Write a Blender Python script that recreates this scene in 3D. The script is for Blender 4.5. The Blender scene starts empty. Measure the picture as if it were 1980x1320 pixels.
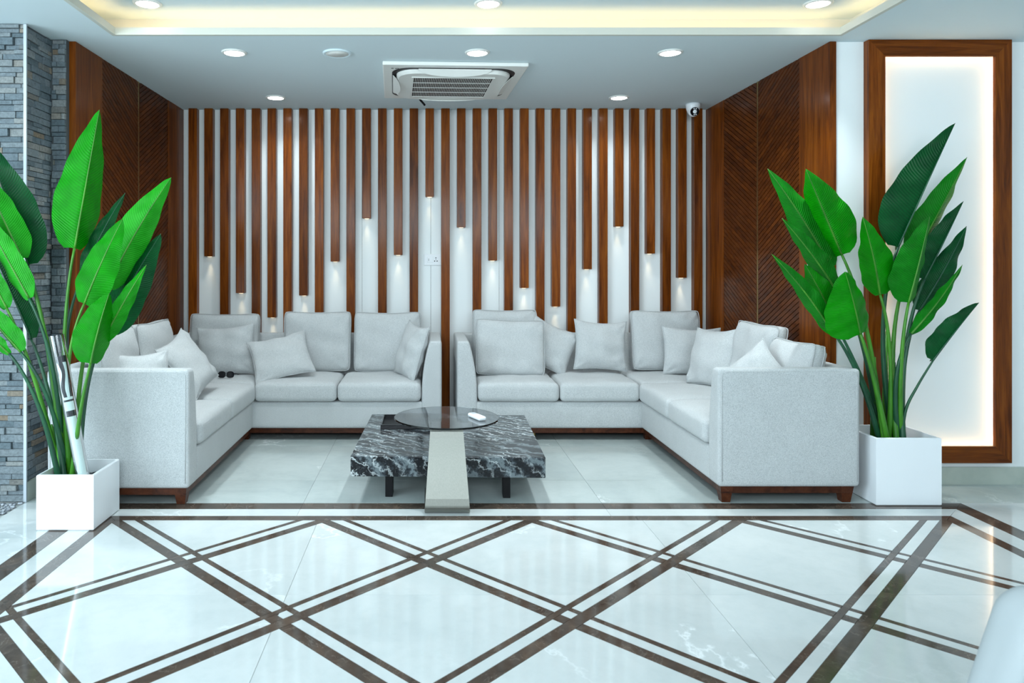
import bpy, bmesh, math, random
from mathutils import Vector, Matrix, Euler
random.seed(7)
R = math.radians
scene = bpy.context.scene
C = scene.collection

# ------------------------------------------------------------------ camera
CAM_H, F_PX, VX, VY = 1.27, 1400.0, 825.0, 510.0
cam_d = bpy.data.cameras.new('camera')
cam = bpy.data.objects.new('camera', cam_d); C.objects.link(cam)
cam.location = (0, 0, CAM_H); cam.rotation_euler = (R(90), 0, 0)
cam_d.sensor_width = 36.0; cam_d.lens = F_PX / 1980 * 36.0
cam_d.shift_x = (990 - VX) / 1980; cam_d.shift_y = -(660 - VY) / 1980
cam_d.clip_start = 0.05
cam_d.dof.use_dof = True; cam_d.dof.focus_distance = 4.6; cam_d.dof.aperture_fstop = 4.5
scene.camera = cam

# ------------------------------------------------------------------ world, daylight, fill light, exposure
w = bpy.data.worlds.new('world'); scene.world = w; w.use_nodes = True
w.node_tree.nodes['Background'].inputs[0].default_value = (0.70, 0.88, 1.0, 1)
w.node_tree.nodes['Background'].inputs[1].default_value = 0.28
def area(name, loc, target, sx, sy, energy, col):
    d = bpy.data.lights.new(name, 'AREA'); d.shape = 'RECTANGLE'; d.size = sx; d.size_y = sy
    d.energy = energy; d.color = col
    o = bpy.data.objects.new(name, d); C.objects.link(o); o.location = loc
    o.rotation_euler = (Vector(target) - Vector(loc)).to_track_quat('-Z', 'Y').to_euler()
    return o
area('daylight_shopfront', (-3.9, 0.7, 1.45), (-0.3, 3.4, 0.6), 3.2, 2.3, 118, (0.72, 0.90, 1.0))
area('fill_behind_camera', (0.1, -1.2, 2.05), (0.2, 5.0, 0.7), 4.2, 0.8, 74, (0.80, 0.93, 1.0))  # unseen fill light added high behind the camera to brighten the alcove
vs = scene.view_settings
vs.view_transform = 'Standard'; vs.look = 'None'; vs.gamma = 1.0; vs.use_curve_mapping = False
vs.exposure = 0.86

# ------------------------------------------------------------------ helpers
def P(px, py, Y):
    return Vector(((px - VX) * Y / F_PX, Y, CAM_H - (py - VY) * Y / F_PX))

def wloc(o):
    v = Vector((0, 0, 0))
    while o is not None:
        v = v + o.location; o = o.parent
    return v

def obj(name, verts, faces, mat, parent=None, smooth=False, uvs=None, world=True):
    """one mesh object; vertices in world space (parents are never rotated unless world=False)"""
    off = wloc(parent) if (parent is not None and world) else Vector((0, 0, 0))
    me = bpy.data.meshes.new(name)
    me.from_pydata([(v[0] - off[0], v[1] - off[1], v[2] - off[2]) for v in verts], [], faces)
    if uvs is not None:
        ul = me.uv_layers.new(name='UVMap')
        for poly in me.polygons:
            for li in poly.loop_indices:
                ul.data[li].uv = uvs[me.loops[li].vertex_index]
    me.update()
    if smooth:
        for p in me.polygons: p.use_smooth = True
    if mat is not None: me.materials.append(mat)
    o = bpy.data.objects.new(name, me); C.objects.link(o)
    o.parent = parent
    return o

def center(o):
    """move a top-level mesh's origin to the base of its bounding box"""
    me = o.data
    xs = [v.co for v in me.vertices]
    c = Vector(((min(v.x for v in xs) + max(v.x for v in xs)) / 2, (min(v.y for v in xs) + max(v.y for v in xs)) / 2, min(v.z for v in xs)))
    me.transform(Matrix.Translation(-c)); o.location = o.location + c
    return o

def thing(name, label, cat, loc=(0, 0, 0), group=None):
    o = bpy.data.objects.new(name, None); C.objects.link(o); o.empty_display_size = 0.1
    o.location = loc; o['label'] = label; o['category'] = cat
    if group: o['group'] = group
    return o
def tag(o, label, cat, group=None):
    o['label'] = label; o['category'] = cat
    if group: o['group'] = group
    return o
def struct(o, label=None):
    o['kind'] = 'structure'
    if label: o['label'] = label
    return o

def box(x0, x1, y0, y1, z0, z1):
    v = [(x, y, z) for z in (z0, z1) for y in (y0, y1) for x in (x0, x1)]
    f = [(0, 2, 3, 1), (4, 5, 7, 6), (0, 1, 5, 4), (2, 6, 7, 3), (0, 4, 6, 2), (1, 3, 7, 5)]
    return v, f

def join(*parts):
    V, Fc = [], []
    for v, f in parts:
        n = len(V); V += [tuple(a) for a in v]; Fc += [tuple(i + n for i in t) for t in f]
    return V, Fc

def rbox(x0, x1, y0, y1, z0, z1, r, seg=3, inner=(6, 6, 6), deform=None):
    c = ((x0 + x1) / 2, (y0 + y1) / 2, (z0 + z1) / 2); h = ((x1 - x0) / 2, (y1 - y0) / 2, (z1 - z0) / 2)
    r = min(r, min(h) * 0.999)
    def samples(hh, n):
        e = [-hh + r * (1 - math.cos(math.pi / 2 * k / seg)) if False else -hh + r * math.tan(math.pi / 4 * k / seg) for k in range(seg + 1)]
        m = [(-(hh - r) + 2 * (hh - r) * k / n) for k in range(1, n)]
        return e + m + [-a for a in reversed(e)]
    S = [samples(h[i], inner[i]) for i in range(3)]
    idx, V, Fc = {}, [], []
    def vid(p):
        k = (round(p[0], 6), round(p[1], 6), round(p[2], 6))
        if k not in idx:
            q = [max(-(h[i] - r), min(h[i] - r, p[i])) for i in range(3)]
            d = Vector((p[0] - q[0], p[1] - q[1], p[2] - q[2]))
            if d.length > 1e-9: d = d.normalized() * r
            w_ = Vector((q[0] + d.x + c[0], q[1] + d.y + c[1], q[2] + d.z + c[2]))
            if deform: w_ = deform(w_)
            idx[k] = len(V); V.append(tuple(w_))
        return idx[k]
    for ax in range(3):
        a, b = (ax + 1) % 3, (ax + 2) % 3
        for s in (-1, 1):
            for i in range(len(S[a]) - 1):
                for j in range(len(S[b]) - 1):
                    q = []
                    for (ii, jj) in ((i, j), (i + 1, j), (i + 1, j + 1), (i, j + 1)):
                        p = [0, 0, 0]; p[ax] = s * h[ax]; p[a] = S[a][ii]; p[b] = S[b][jj]; q.append(vid(p))
                    if s < 0: q.reverse()
                    if len(set(q)) > 2: Fc.append(tuple(dict.fromkeys(q)))
    return V, Fc

def lathe(prof, c, n=32, axis='z'):
    V, Fc = [], []
    for (r, z) in prof:
        for k in range(n):
            a = 2 * math.pi * k / n
            V.append((c[0] + r * math.cos(a), c[1] + r * math.sin(a), c[2] + z))
    for i in range(len(prof) - 1):
        for k in range(n):
            k2 = (k + 1) % n
            Fc.append((i * n + k, i * n + k2, (i + 1) * n + k2, (i + 1) * n + k))
    Fc.append(tuple(reversed(range(n)))); Fc.append(tuple(range((len(prof) - 1) * n, len(prof) * n)))
    return V, Fc

def tube(pts, radii, n=10, cap=True):
    V, Fc = [], []
    pts = [Vector(p) for p in pts]
    if not isinstance(radii, (list, tuple)): radii = [radii] * len(pts)
    up = Vector((0, 1, 0.13)).normalized()
    for i, p in enumerate(pts):
        t = (pts[min(i + 1, len(pts) - 1)] - pts[max(i - 1, 0)]).normalized()
        a = t.cross(up).normalized(); b = a.cross(t).normalized()
        for k in range(n):
            an = 2 * math.pi * k / n
            V.append(tuple(p + (a * math.cos(an) + b * math.sin(an)) * radii[i]))
    for i in range(len(pts) - 1):
        for k in range(n):
            k2 = (k + 1) % n
            Fc.append((i * n + k, i * n + k2, (i + 1) * n + k2, (i + 1) * n + k))
    if cap:
        Fc.append(tuple(reversed(range(n)))); Fc.append(tuple(range((len(pts) - 1) * n, len(pts) * n)))
    return V, Fc

def closed_tube(pts, r, n=6):
    V, Fc = [], []
    pts = [Vector(p) for p in pts]; m = len(pts)
    up = Vector((0.21, 0.9, 0.13)).normalized()
    for i, p in enumerate(pts):
        t = (pts[(i + 1) % m] - pts[i - 1]).normalized()
        a = t.cross(up).normalized(); b = a.cross(t).normalized()
        for k in range(n):
            an = 2 * math.pi * k / n
            V.append(tuple(p + (a * math.cos(an) + b * math.sin(an)) * r))
    for i in range(m):
        i2 = (i + 1) % m
        for k in range(n):
            k2 = (k + 1) % n
            Fc.append((i * n + k, i * n + k2, i2 * n + k2, i2 * n + k))
    return V, Fc

def prism(poly, z0, z1):
    n = len(poly)
    V = [(p[0], p[1], z0) for p in poly] + [(p[0], p[1], z1) for p in poly]
    a = sum(poly[i][0] * poly[(i + 1) % n][1] - poly[(i + 1) % n][0] * poly[i][1] for i in range(n))
    o = list(range(n)) if a > 0 else list(reversed(range(n)))
    Fc = [tuple(n + i for i in o)]
    for k in range(n):
        i, j = o[k], o[(k + 1) % n]; Fc.append((i, j, n + j, n + i))
    return V, Fc

def clip(poly, a, b, c):
    """keep a*x+b*y <= c"""
    out = []
    for i in range(len(poly)):
        p, q = poly[i], poly[(i + 1) % len(poly)]
        dp, dq = a * p[0] + b * p[1] - c, a * q[0] + b * q[1] - c
        if dp <= 0: out.append(p)
        if (dp < 0 < dq) or (dq < 0 < dp):
            t = dp / (dp - dq); out.append((p[0] + t * (q[0] - p[0]), p[1] + t * (q[1] - p[1])))
    return out
def parea(poly):
    n = len(poly)
    return abs(sum(poly[i][0] * poly[(i + 1) % n][1] - poly[(i + 1) % n][0] * poly[i][1] for i in range(n))) / 2 if n > 2 else 0

# ------------------------------------------------------------------ materials
class N:
    def __init__(s, name):
        s.m = bpy.data.materials.new(name); s.m.use_nodes = True
        s.t = s.m.node_tree; s.n = s.t.nodes; s.l = s.t.links
        s.b = s.n['Principled BSDF']; s.out = s.n['Material Output']
    def add(s, typ, **kw):
        x = s.n.new(typ)
        for k, v in kw.items(): setattr(x, k, v)
        return x
    def link(s, a, b): s.l.new(a, b)
    def set(s, **kw):
        for k, v in kw.items():
            s.b.inputs[k.replace('_', ' ')].default_value = v
        return s
    def coords(s, scale=(1, 1, 1), rand=True, kind='pos', rot=(0, 0, 0)):
        if kind == 'pos':
            g = s.add('ShaderNodeNewGeometry').outputs['Position']
        else:
            g = s.add('ShaderNodeTexCoord').outputs[kind]
        mp = s.add('ShaderNodeMapping'); mp.inputs['Scale'].default_value = scale; mp.inputs['Rotation'].default_value = rot
        if rand:
            oi = s.add('ShaderNodeObjectInfo'); mu = s.add('ShaderNodeMath', operation='MULTIPLY'); mu.inputs[1].default_value = 17.0
            s.link(oi.outputs['Random'], mu.inputs[0])
            ad = s.add('ShaderNodeVectorMath', operation='ADD'); s.link(g, ad.inputs[0]); s.link(mu.outputs[0], ad.inputs[1])
            s.link(ad.outputs[0], mp.inputs['Vector'])
        else:
            s.link(g, mp.inputs['Vector'])
        return mp.outputs[0]
    def noise(s, vec, scale, detail=4, rough=0.55, dist=0.0):
        x = s.add('ShaderNodeTexNoise'); x.inputs['Scale'].default_value = scale; x.inputs['Detail'].default_value = detail
        x.inputs['Roughness'].default_value = rough; x.inputs['Distortion'].default_value = dist
        s.link(vec, x.inputs['Vector']); return x.outputs['Fac']
    def ramp(s, fac, stops):
        x = s.add('ShaderNodeValToRGB'); e = x.color_ramp.elements
        while len(e) < len(stops): e.new(0.5)
        for i, (p, c) in enumerate(stops):
            e[i].position = p; e[i].color = (*c, 1)
        s.link(fac, x.inputs[0]); return x.outputs[0]
    def mix(s, fac, a, b, blend='MIX'):
        x = s.add('ShaderNodeMix', data_type='RGBA', blend_type=blend)
        for sock, val in ((0, fac), (6, a), (7, b)):
            if hasattr(val, 'is_output'): s.link(val, x.inputs[sock])
            elif sock == 0: x.inputs[0].default_value = val
            else: x.inputs[sock].default_value = (*val, 1)
        return x.outputs[2]
    def math(s, op, a, b=0.0):
        x = s.add('ShaderNodeMath', operation=op)
        for i, v in enumerate((a, b)):
            if hasattr(v, 'is_output'): s.link(v, x.inputs[i])
            else: x.inputs[i].default_value = v
        return x.outputs[0]
    def bump(s, h, strength, dist=0.01):
        x = s.add('ShaderNodeBump'); x.inputs['Strength'].default_value = strength; x.inputs['Distance'].default_value = dist
        s.link(h, x.inputs['Height']); s.link(x.outputs[0], s.b.inputs['Normal'])

def plain(name, col, rough=0.5, metal=0.0, spec=0.5, **kw):
    n = N(name); n.set(Base_Color=(*col, 1), Roughness=rough, Metallic=metal); n.b.inputs['Specular IOR Level'].default_value = spec
    f = n.noise(n.coords((1, 1, 1), rand=False), 60, 2)
    n.bump(f, 0.02, 0.002)
    return n.m

def wood(name, sc, dark=(0.070, 0.014, 0.001), mid=(0.170, 0.040, 0.003), light=(0.27, 0.075, 0.006), rough=0.30):
    n = N(name)
    v = n.coords(sc)
    f1 = n.noise(v, 1.0, 6, 0.6, 1.2)
    v2 = n.coords(tuple(a * 6 for a in sc)); f2 = n.noise(v2, 1.0, 3, 0.6)
    c1 = n.ramp(f1, [(0.30, dark), (0.5, mid), (0.75, light)])
    c2 = n.ramp(f2, [(0.35, (0.62, 0.6, 0.6)), (0.6, (1, 1, 1))])
    col = n.mix(0.6, c1, c2, 'MULTIPLY')
    oi = n.add('ShaderNodeObjectInfo')
    br = n.add('ShaderNodeHueSaturation'); vv = n.math('MULTIPLY_ADD', oi.outputs['Random'], 0.4); 
    vv.node.inputs[2].default_value = 0.80
    n.link(vv, br.inputs['Value']); n.link(col, br.inputs['Color'])
    n.link(br.outputs[0], n.b.inputs['Base Color'])
    n.set(Roughness=rough); n.b.inputs['Specular IOR Level'].default_value = 0.10; n.b.inputs['Coat Weight'].default_value = 0.16; n.b.inputs['Coat Roughness'].default_value = 0.14
    n.bump(f2, 0.08, 0.002)
    return n.m
M = {}
M['wood_v'] = wood('mahogany_vertical_grain', (22, 22, 1.3))
M['wood_x'] = wood('mahogany_horizontal_grain', (1.3, 22, 22))
M['wood_plank'] = wood('mahogany_plank', (9, 3, 9), dark=(0.045, 0.010, 0.001), mid=(0.092, 0.021, 0.002), light=(0.14, 0.036, 0.004), rough=0.36)
M['wood_leg'] = wood('sofa_walnut', (12, 12, 12), dark=(0.03, 0.009, 0.005), mid=(0.075, 0.022, 0.010), light=(0.11, 0.036, 0.016), rough=0.35)
M['groove'] = plain('groove_shadow_board', (0.02, 0.007, 0.004), 0.6)
M['white_wall'] = plain('white_painted_wall', (0.84, 0.87, 0.87), 0.6, spec=0.2)
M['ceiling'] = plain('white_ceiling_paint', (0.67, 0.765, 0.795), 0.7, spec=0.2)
M['cove'] = plain('cream_cove_paint', (0.60, 0.60, 0.53), 0.7)
M['plastic'] = plain('white_plastic', (0.80, 0.80, 0.76), 0.35)
M['plastic_cam'] = plain('white_camera_plastic', (0.78, 0.80, 0.82), 0.3)
M['black'] = plain('black_satin', (0.004, 0.004, 0.005), 0.4, spec=0.2)
M['black_gloss'] = plain('black_gloss', (0.004, 0.004, 0.006), 0.08)
M['planter'] = plain('white_planter_plastic', (0.86, 0.88, 0.90), 0.4)
M['brass'] = plain('brass_strip', (0.42, 0.30, 0.12), 0.28, 1.0)
M['skirting'] = None

def fabric():
    n = N('off_white_boucle_fabric')
    v = n.coords((1, 1, 1))
    f = n.noise(v, 330, 3, 0.6); g = n.noise(v, 800, 2, 0.6); h = n.noise(v, 9, 3)
    c = n.ramp(f, [(0.30, (0.41, 0.43, 0.435)), (0.5, (0.61, 0.625, 0.625)), (0.72, (0.74, 0.75, 0.745))])
    c2 = n.ramp(h, [(0.3, (0.95, 0.95, 0.95)), (0.7, (1, 1, 1))])
    n.link(n.mix(1.0, c, c2, 'MULTIPLY'), n.b.inputs['Base Color'])
    n.set(Roughness=0.95); n.b.inputs['Sheen Weight'].default_value = 0.25; n.b.inputs['Specular IOR Level'].default_value = 0.15
    n.bump(n.math('ADD', f, n.math('MULTIPLY', g, 0.5)), 0.8, 0.005)
    return n.m
M['fabric'] = fabric()
M['plain_fabric'] = plain('pale_smooth_upholstery', (0.40, 0.43, 0.44), 0.9, spec=0.1)

def marble_tile(name, base, tint, rough, vmask=(0.48, 0.62), vamt=0.75):
    n = N(name)
    v = n.coords((1, 1, 1))
    soft = n.noise(v, 1.6, 5, 0.6, 0.8)
    c = n.ramp(soft, [(0.3, tint), (0.65, base)])
    vv = n.coords((1, 1, 1), rot=(0, 0, 0.6))
    a = n.noise(vv, 0.75, 8, 0.58, 0.25)
    d = n.math('ABSOLUTE', n.math('SUBTRACT', a, 0.5))
    vein = n.ramp(d, [(0.0, (1, 1, 1)), (0.0055, (0, 0, 0))])
    msk = n.ramp(n.noise(v, 0.7, 1), [(vmask[0], (0, 0, 0)), (vmask[1], (1, 1, 1))])
    vf = n.mix(1.0, vein, msk, 'MULTIPLY')
    col = n.mix(n.math('MULTIPLY', vf, vamt), c, (0.93, 0.95, 0.95))
    sp = n.ramp(n.noise(v, 14, 6, 0.7), [(0.3, (0.94, 0.95, 0.95)), (0.55, (1, 1, 1))])
    n.link(n.mix(1.0, col, sp, 'MULTIPLY'), n.b.inputs['Base Color'])
    n.set(Roughness=rough); n.b.inputs['Specular IOR Level'].default_value = 0.55
    return n.m
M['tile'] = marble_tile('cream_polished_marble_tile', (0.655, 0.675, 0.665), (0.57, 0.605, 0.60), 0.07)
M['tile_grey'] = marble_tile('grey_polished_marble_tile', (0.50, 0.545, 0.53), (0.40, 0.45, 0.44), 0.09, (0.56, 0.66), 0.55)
M['skirting'] = marble_tile('skirting_marble', (0.48, 0.52, 0.46), (0.38, 0.43, 0.38), 0.2, (0.9, 0.95), 0.0)

def dark_stripe():
    n = N('dark_brown_marble_inlay')
    v = n.coords((1, 1, 1))
    f = n.noise(v, 9, 6, 0.65, 0.6)
    c = n.ramp(f, [(0.3, (0.050, 0.037, 0.029)), (0.55, (0.088, 0.064, 0.050)), (0.8, (0.14, 0.098, 0.072))])
    a = n.math('ABSOLUTE', n.math('SUBTRACT', n.noise(v, 5, 6, 0.6, 1.5), 0.5))
    vein = n.ramp(a, [(0, (1, 1, 1)), (0.006, (0, 0, 0))])
    n.link(n.mix(n.math('MULTIPLY', vein, 0.35), c, (0.35, 0.30, 0.26)), n.b.inputs['Base Color'])
    n.set(Roughness=0.09)
    return n.m
M['stripe'] = dark_stripe()
M['grout'] = plain('grout', (0.42, 0.43, 0.42), 0.8)

def stone():
    n = N('grey_ledger_stone')
    v = n.coords((1, 1, 1))
    oi = n.add('ShaderNodeObjectInfo')
    c = n.ramp(oi.outputs['Random'], [(0.0, (0.11, 0.15, 0.17)), (0.35, (0.17, 0.21, 0.235)), (0.7, (0.24, 0.275, 0.29)), (0.86, (0.30, 0.31, 0.30)), (0.93, (0.27, 0.20, 0.13)), (1.0, (0.16, 0.20, 0.22))])
    f = n.noise(v, 60, 6, 0.7); g = n.noise(v, 14, 5, 0.65, 0.5)
    c2 = n.ramp(f, [(0.3, (0.55, 0.56, 0.57)), (0.65, (1.0, 1.0, 1.0))])
    n.link(n.mix(1.0, c, c2, 'MULTIPLY'), n.b.inputs['Base Color'])
    n.set(Roughness=0.7)
    n.bump(n.math('ADD', f, g), 0.7, 0.012)
    return n.m
M['stone'] = stone()
M['mortar'] = plain('dark_mortar', (0.07, 0.08, 0.085), 0.9)
M['metal_trim'] = plain('pale_aluminium_trim', (0.46, 0.50, 0.54), 0.5, 0.3)

def pebble():
    n = N('grey_pebbles')
    v = n.coords((1, 1, 1), rand=False)
    x = n.add('ShaderNodeTexVoronoi'); x.inputs['Scale'].default_value = 60; n.link(v, x.inputs['Vector'])
    c = n.ramp(x.outputs['Distance'], [(0.0, (0.5, 0.53, 0.56)), (0.5, (0.3, 0.32, 0.35)), (0.8, (0.06, 0.07, 0.08))])
    n.link(c, n.b.inputs['Base Color']); n.set(Roughness=0.6)
    return n.m
M['pebble'] = pebble()

def black_marble():
    n = N('black_veined_marble')
    v = n.coords((1.0, 1.0, 1.0), rand=False, rot=(0.5, 0.35, 0.45))
    def wave(scale, dist, det, ds, rough):
        x = n.add('ShaderNodeTexWave', wave_type='BANDS', bands_direction='DIAGONAL')
        x.inputs['Scale'].default_value = scale; x.inputs['Distortion'].default_value = dist; x.inputs['Detail'].default_value = det
        x.inputs['Detail Scale'].default_value = ds; x.inputs['Detail Roughness'].default_value = rough
        n.link(v, x.inputs['Vector']); return x.outputs['Fac']
    a = wave(3.3, 13.0, 8.0, 1.2, 0.70); b = wave(8.0, 11.0, 7.0, 1.5, 0.66)
    base = n.ramp(a, [(0.10, (0.004, 0.005, 0.007)), (0.45, (0.016, 0.020, 0.024)), (0.74, (0.045, 0.055, 0.064)), (0.95, (0.13, 0.155, 0.165))])
    vein = n.ramp(b, [(0.86, (0, 0, 0)), (0.955, (0.35, 0.35, 0.35)), (0.99, (1, 1, 1))])
    msk = n.ramp(n.noise(v, 2.6, 4, 0.6), [(0.40, (0.1, 0.1, 0.1)), (0.60, (1, 1, 1))])
    vf = n.mix(1.0, vein, msk, 'MULTIPLY')
    f = n.ramp(n.noise(v, 95, 3, 0.7), [(0.58, (0, 0, 0)), (0.75, (1, 1, 1))])
    col = n.mix(n.math('MULTIPLY', vf, 0.9), base, (0.60, 0.64, 0.64))
    col = n.mix(n.math('MULTIPLY', n.mix(1.0, f, msk, 'MULTIPLY'), 0.28), col, (0.55, 0.58, 0.58))
    n.link(col, n.b.inputs['Base Color']); n.set(Roughness=0.13); n.b.inputs['Specular IOR Level'].default_value = 0.35
    return n.m
M['black_marble'] = black_marble()

def steel():
    n = N('brushed_steel')
    v = n.coords((400, 400, 3), rand=False)
    f = n.noise(v, 1.0, 2)
    c = n.ramp(f, [(0.3, (0.23, 0.23, 0.205)), (0.7, (0.27, 0.27, 0.24))])
    n.link(c, n.b.inputs['Base Color']); n.set(Roughness=0.45, Metallic=0.8)
    n.bump(f, 0.03, 0.001)
    return n.m
M['steel'] = steel()

def smoked_glass():
    n = N('smoked_grey_glass')
    n.set(Base_Color=(0.42, 0.45, 0.47, 1), Roughness=0.02, IOR=1.5)
    n.b.inputs['Transmission Weight'].default_value = 1.0
    return n.m
M['glass'] = smoked_glass()
def clear_film():
    n = N('clear_plastic_sleeve')
    tr = n.add('ShaderNodeBsdfTransparent'); tr.inputs[0].default_value = (0.93, 0.95, 0.96, 1)
    gl = n.add('ShaderNodeBsdfGlossy'); gl.inputs['Roughness'].default_value = 0.12
    fr = n.add('ShaderNodeFresnel'); fr.inputs[0].default_value = 1.5
    mx = n.add('ShaderNodeMixShader')
    n.link(n.math('ADD', fr.outputs[0], 0.05), mx.inputs[0]); n.link(tr.outputs[0], mx.inputs[1]); n.link(gl.outputs[0], mx.inputs[2])
    n.link(mx.outputs[0], n.out.inputs[0])
    return n.m
M['film'] = clear_film()

def emit(name, col, s):
    n = N(name); n.set(Base_Color=(*col, 1)); n.b.inputs['Emission Color'].default_value = (*col, 1); n.b.inputs['Emission Strength'].default_value = s
    return n.m
M['lamp'] = emit('downlight_diffuser', (0.95, 0.98, 1.0), 18.0)
M['lamp_tray'] = emit('tray_downlight_diffuser', (0.95, 0.98, 1.0), 4.0)
M['led_warm'] = emit('warm_led_strip', (1.0, 0.68, 0.33), 6.0)
M['led_frame'] = emit('frame_led_strip', (1.0, 0.76, 0.48), 11.0)
M['led_dot'] = emit('slat_led', (1.0, 0.85, 0.6), 0.8)

def leaf_mat(name, c1, c2, rough):
    n = N(name)
    uv = n.add('ShaderNodeTexCoord').outputs['UV']
    sp = n.add('ShaderNodeSeparateXYZ'); n.link(uv, sp.inputs[0])
    au = n.math('ABSOLUTE', sp.outputs[0])
    ph = n.math('SUBTRACT', n.math('MULTIPLY', sp.outputs[1], 300.0), n.math('MULTIPLY', n.math('POWER', au, 1.4), 34.0))
    wv = n.math('SINE', ph)
    nz = n.noise(n.coords((1, 1, 1)), 9, 4)
    c = n.ramp(nz, [(0.3, c1), (0.7, c2)])
    vein = n.math('MULTIPLY_ADD', wv, 0.5); vein.node.inputs[2].default_value = 0.5
    col = n.mix(n.math('MULTIPLY', vein, 0.34), c, tuple(a * 0.45 for a in c1))
    mr = n.ramp(au, [(0.0, (1, 1, 1)), (0.03, (0, 0, 0))])
    col = n.mix(n.math('MULTIPLY', mr, 0.4), col, tuple(min(1, a * 1.7 + 0.02) for a in c2))
    n.link(col, n.b.inputs['Base Color']); n.set(Roughness=rough)
    n.b.inputs['Specular IOR Level'].default_value = 0.16
    n.bump(wv, 0.38, 0.003)
    tl = n.add('ShaderNodeBsdfTranslucent'); n.link(col, tl.inputs[0])
    mx = n.add('ShaderNodeMixShader'); mx.inputs[0].default_value = 0.16
    n.link(n.b.outputs[0], mx.inputs[1]); n.link(tl.outputs[0], mx.inputs[2]); n.link(mx.outputs[0], n.out.inputs[0])
    return n.m
M['leaf_b'] = leaf_mat('lit_bright_green_leaf', (0.002, 0.20, 0.001), (0.005, 0.32, 0.002), 0.42)  # greens vary by leaf and also have light and shade painted in
M['leaf_l'] = leaf_mat('pale_green_leaf', (0.010, 0.28, 0.008), (0.028, 0.42, 0.022), 0.40)
M['leaf_d'] = leaf_mat('shaded_dark_green_leaf', (0.001, 0.050, 0.013), (0.003, 0.100, 0.022), 0.34)  # darker leaf green with shade painted into the colour
M['leaf_m'] = leaf_mat('mid_green_leaf', (0.002, 0.15, 0.004), (0.005, 0.25, 0.008), 0.45)
def stalk_mat(name, a, b):
    n = N(name); f = n.noise(n.coords((6, 6, 1.5)), 3, 4)
    n.link(n.ramp(f, [(0.3, a), (0.7, b)]), n.b.inputs['Base Color']); n.set(Roughness=0.45); return n.m
M['stalk_g'] = stalk_mat('green_stalk', (0.02, 0.13, 0.006), (0.07, 0.28, 0.015))
M['stalk_d'] = stalk_mat('dark_stalk', (0.005, 0.045, 0.022), (0.014, 0.10, 0.040))
M['soil'] = plain('dark_soil', (0.03, 0.033, 0.035), 0.95)

def poster():
    n = N('rolled_printed_sheet')
    uv = n.add('ShaderNodeTexCoord').outputs['UV']
    sp = n.add('ShaderNodeSeparateXYZ'); n.link(uv, sp.inputs[0])
    u, v = sp.outputs[0], sp.outputs[1]
    def band(lo, hi, s):
        return n.math('MULTIPLY', n.math('GREATER_THAN', s, lo), n.math('LESS_THAN', s, hi))
    wn = n.add('ShaderNodeTexWave'); wn.inputs['Scale'].default_value = 1.6; wn.inputs['Distortion'].default_value = 5.0; wn.inputs['Detail'].default_value = 0.0; wn.inputs['Detail Scale'].default_value = 1.0
    mp = n.add('ShaderNodeMapping'); mp.inputs['Scale'].default_value = (1.0, 4.0, 1.0); n.link(uv, mp.inputs['Vector']); n.link(mp.outputs[0], wn.inputs['Vector'])
    strokes = n.math('MULTIPLY', band(0.68, 0.95, v), n.math('GREATER_THAN', wn.outputs['Fac'], 0.42))
    dark = n.math('MAXIMUM', strokes, n.math('MAXIMUM', n.math('MULTIPLY', band(0.53, 0.575, v), band(0.0, 0.93, u)), n.math('MAXIMUM', n.math('MULTIPLY', band(0.645, 0.66, v), band(0.2, 0.78, u)), band(0.95, 1.1, v))))
    fold = n.ramp(n.noise(n.coords((30, 30, 2), rand=False), 1.0, 3, 0.5), [(0.35, (0.60, 0.72, 0.68)), (0.6, (0.72, 0.83, 0.79))])
    n.link(n.mix(dark, fold, (0.012, 0.014, 0.018)), n.b.inputs['Base Color']); n.set(Roughness=0.5)
    return n.m
M['poster'] = poster()

# ------------------------------------------------------------------ dimensions of the room
ZC, ZU = 2.55, 2.68                  # soffit, upper ceiling
YB = 6.02                            # back wall
XL, XR = -2.02, 2.32                 # alcove side walls
YA = 4.17                            # alcove mouth
YW = 4.18                            # white wall beside the alcove

# ------------------------------------------------------------------ floor
fl = struct(obj('floor', *join(box(-6, 6, -4, 6.2, -0.06, -0.005)), M['grout']), 'polished marble floor with dark inlaid diamond lattice')
G = 0.0008
def piece(name, poly, mat):
    if len(poly) < 3 or parea(poly) < 2e-4: return
    v, f = prism(poly, -0.005, 0.0)
    cx = sum(p[0] for p in poly) / len(poly); cy = sum(p[1] for p in poly) / len(poly)
    v = [(a - cx, b - cy, c) for a, b, c in v]
    o = obj(name, v, f, mat, fl, world=False); o.location = (cx, cy, 0)
    return o
def rect(x0, x1, y0, y1): return [(x0 + G, y0 + G), (x1 - G, y0 + G), (x1 - G, y1 - G), (x0 + G, y1 - G)]

IX0, IX1, IY1, IY0 = -1.545, 2.579, 3.588, 0.0     # inner lattice field
PITCH = (IX1 - IX0) / 4
S2 = math.sqrt(2)
TH, GP, TN = 0.025, 0.045, 0.026
def bands(sign):
    """list of (lo, hi, dark) in the rotated coordinate, sorted"""
    cuts = []
    for k in range(-8, 12):
        xk = IX0 + PITCH * k
        if sign < 0:      # family A: u = x - y
            c = (xk - IY1) / S2; cuts += [(c - TH, c + TH), (c - TH - GP - TN, c - TH - GP)]
        else:             # family B: v = x + y
            c = (xk + IY1) / S2; cuts += [(c - TH, c + TH), (c + TH + GP, c + TH + GP + TN)]
    cuts.sort(); out = []
    for i, (a, b) in enumerate(cuts):
        out.append((a, b, True))
        if i + 1 < len(cuts): out.append((b, cuts[i + 1][0], False))
    return out
field = [(IX0 + G, IY0), (IX1 - G, IY0), (IX1 - G, IY1 - G), (IX0 + G, IY1 - G)]
BA, BB = bands(-1), bands(1)
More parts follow.
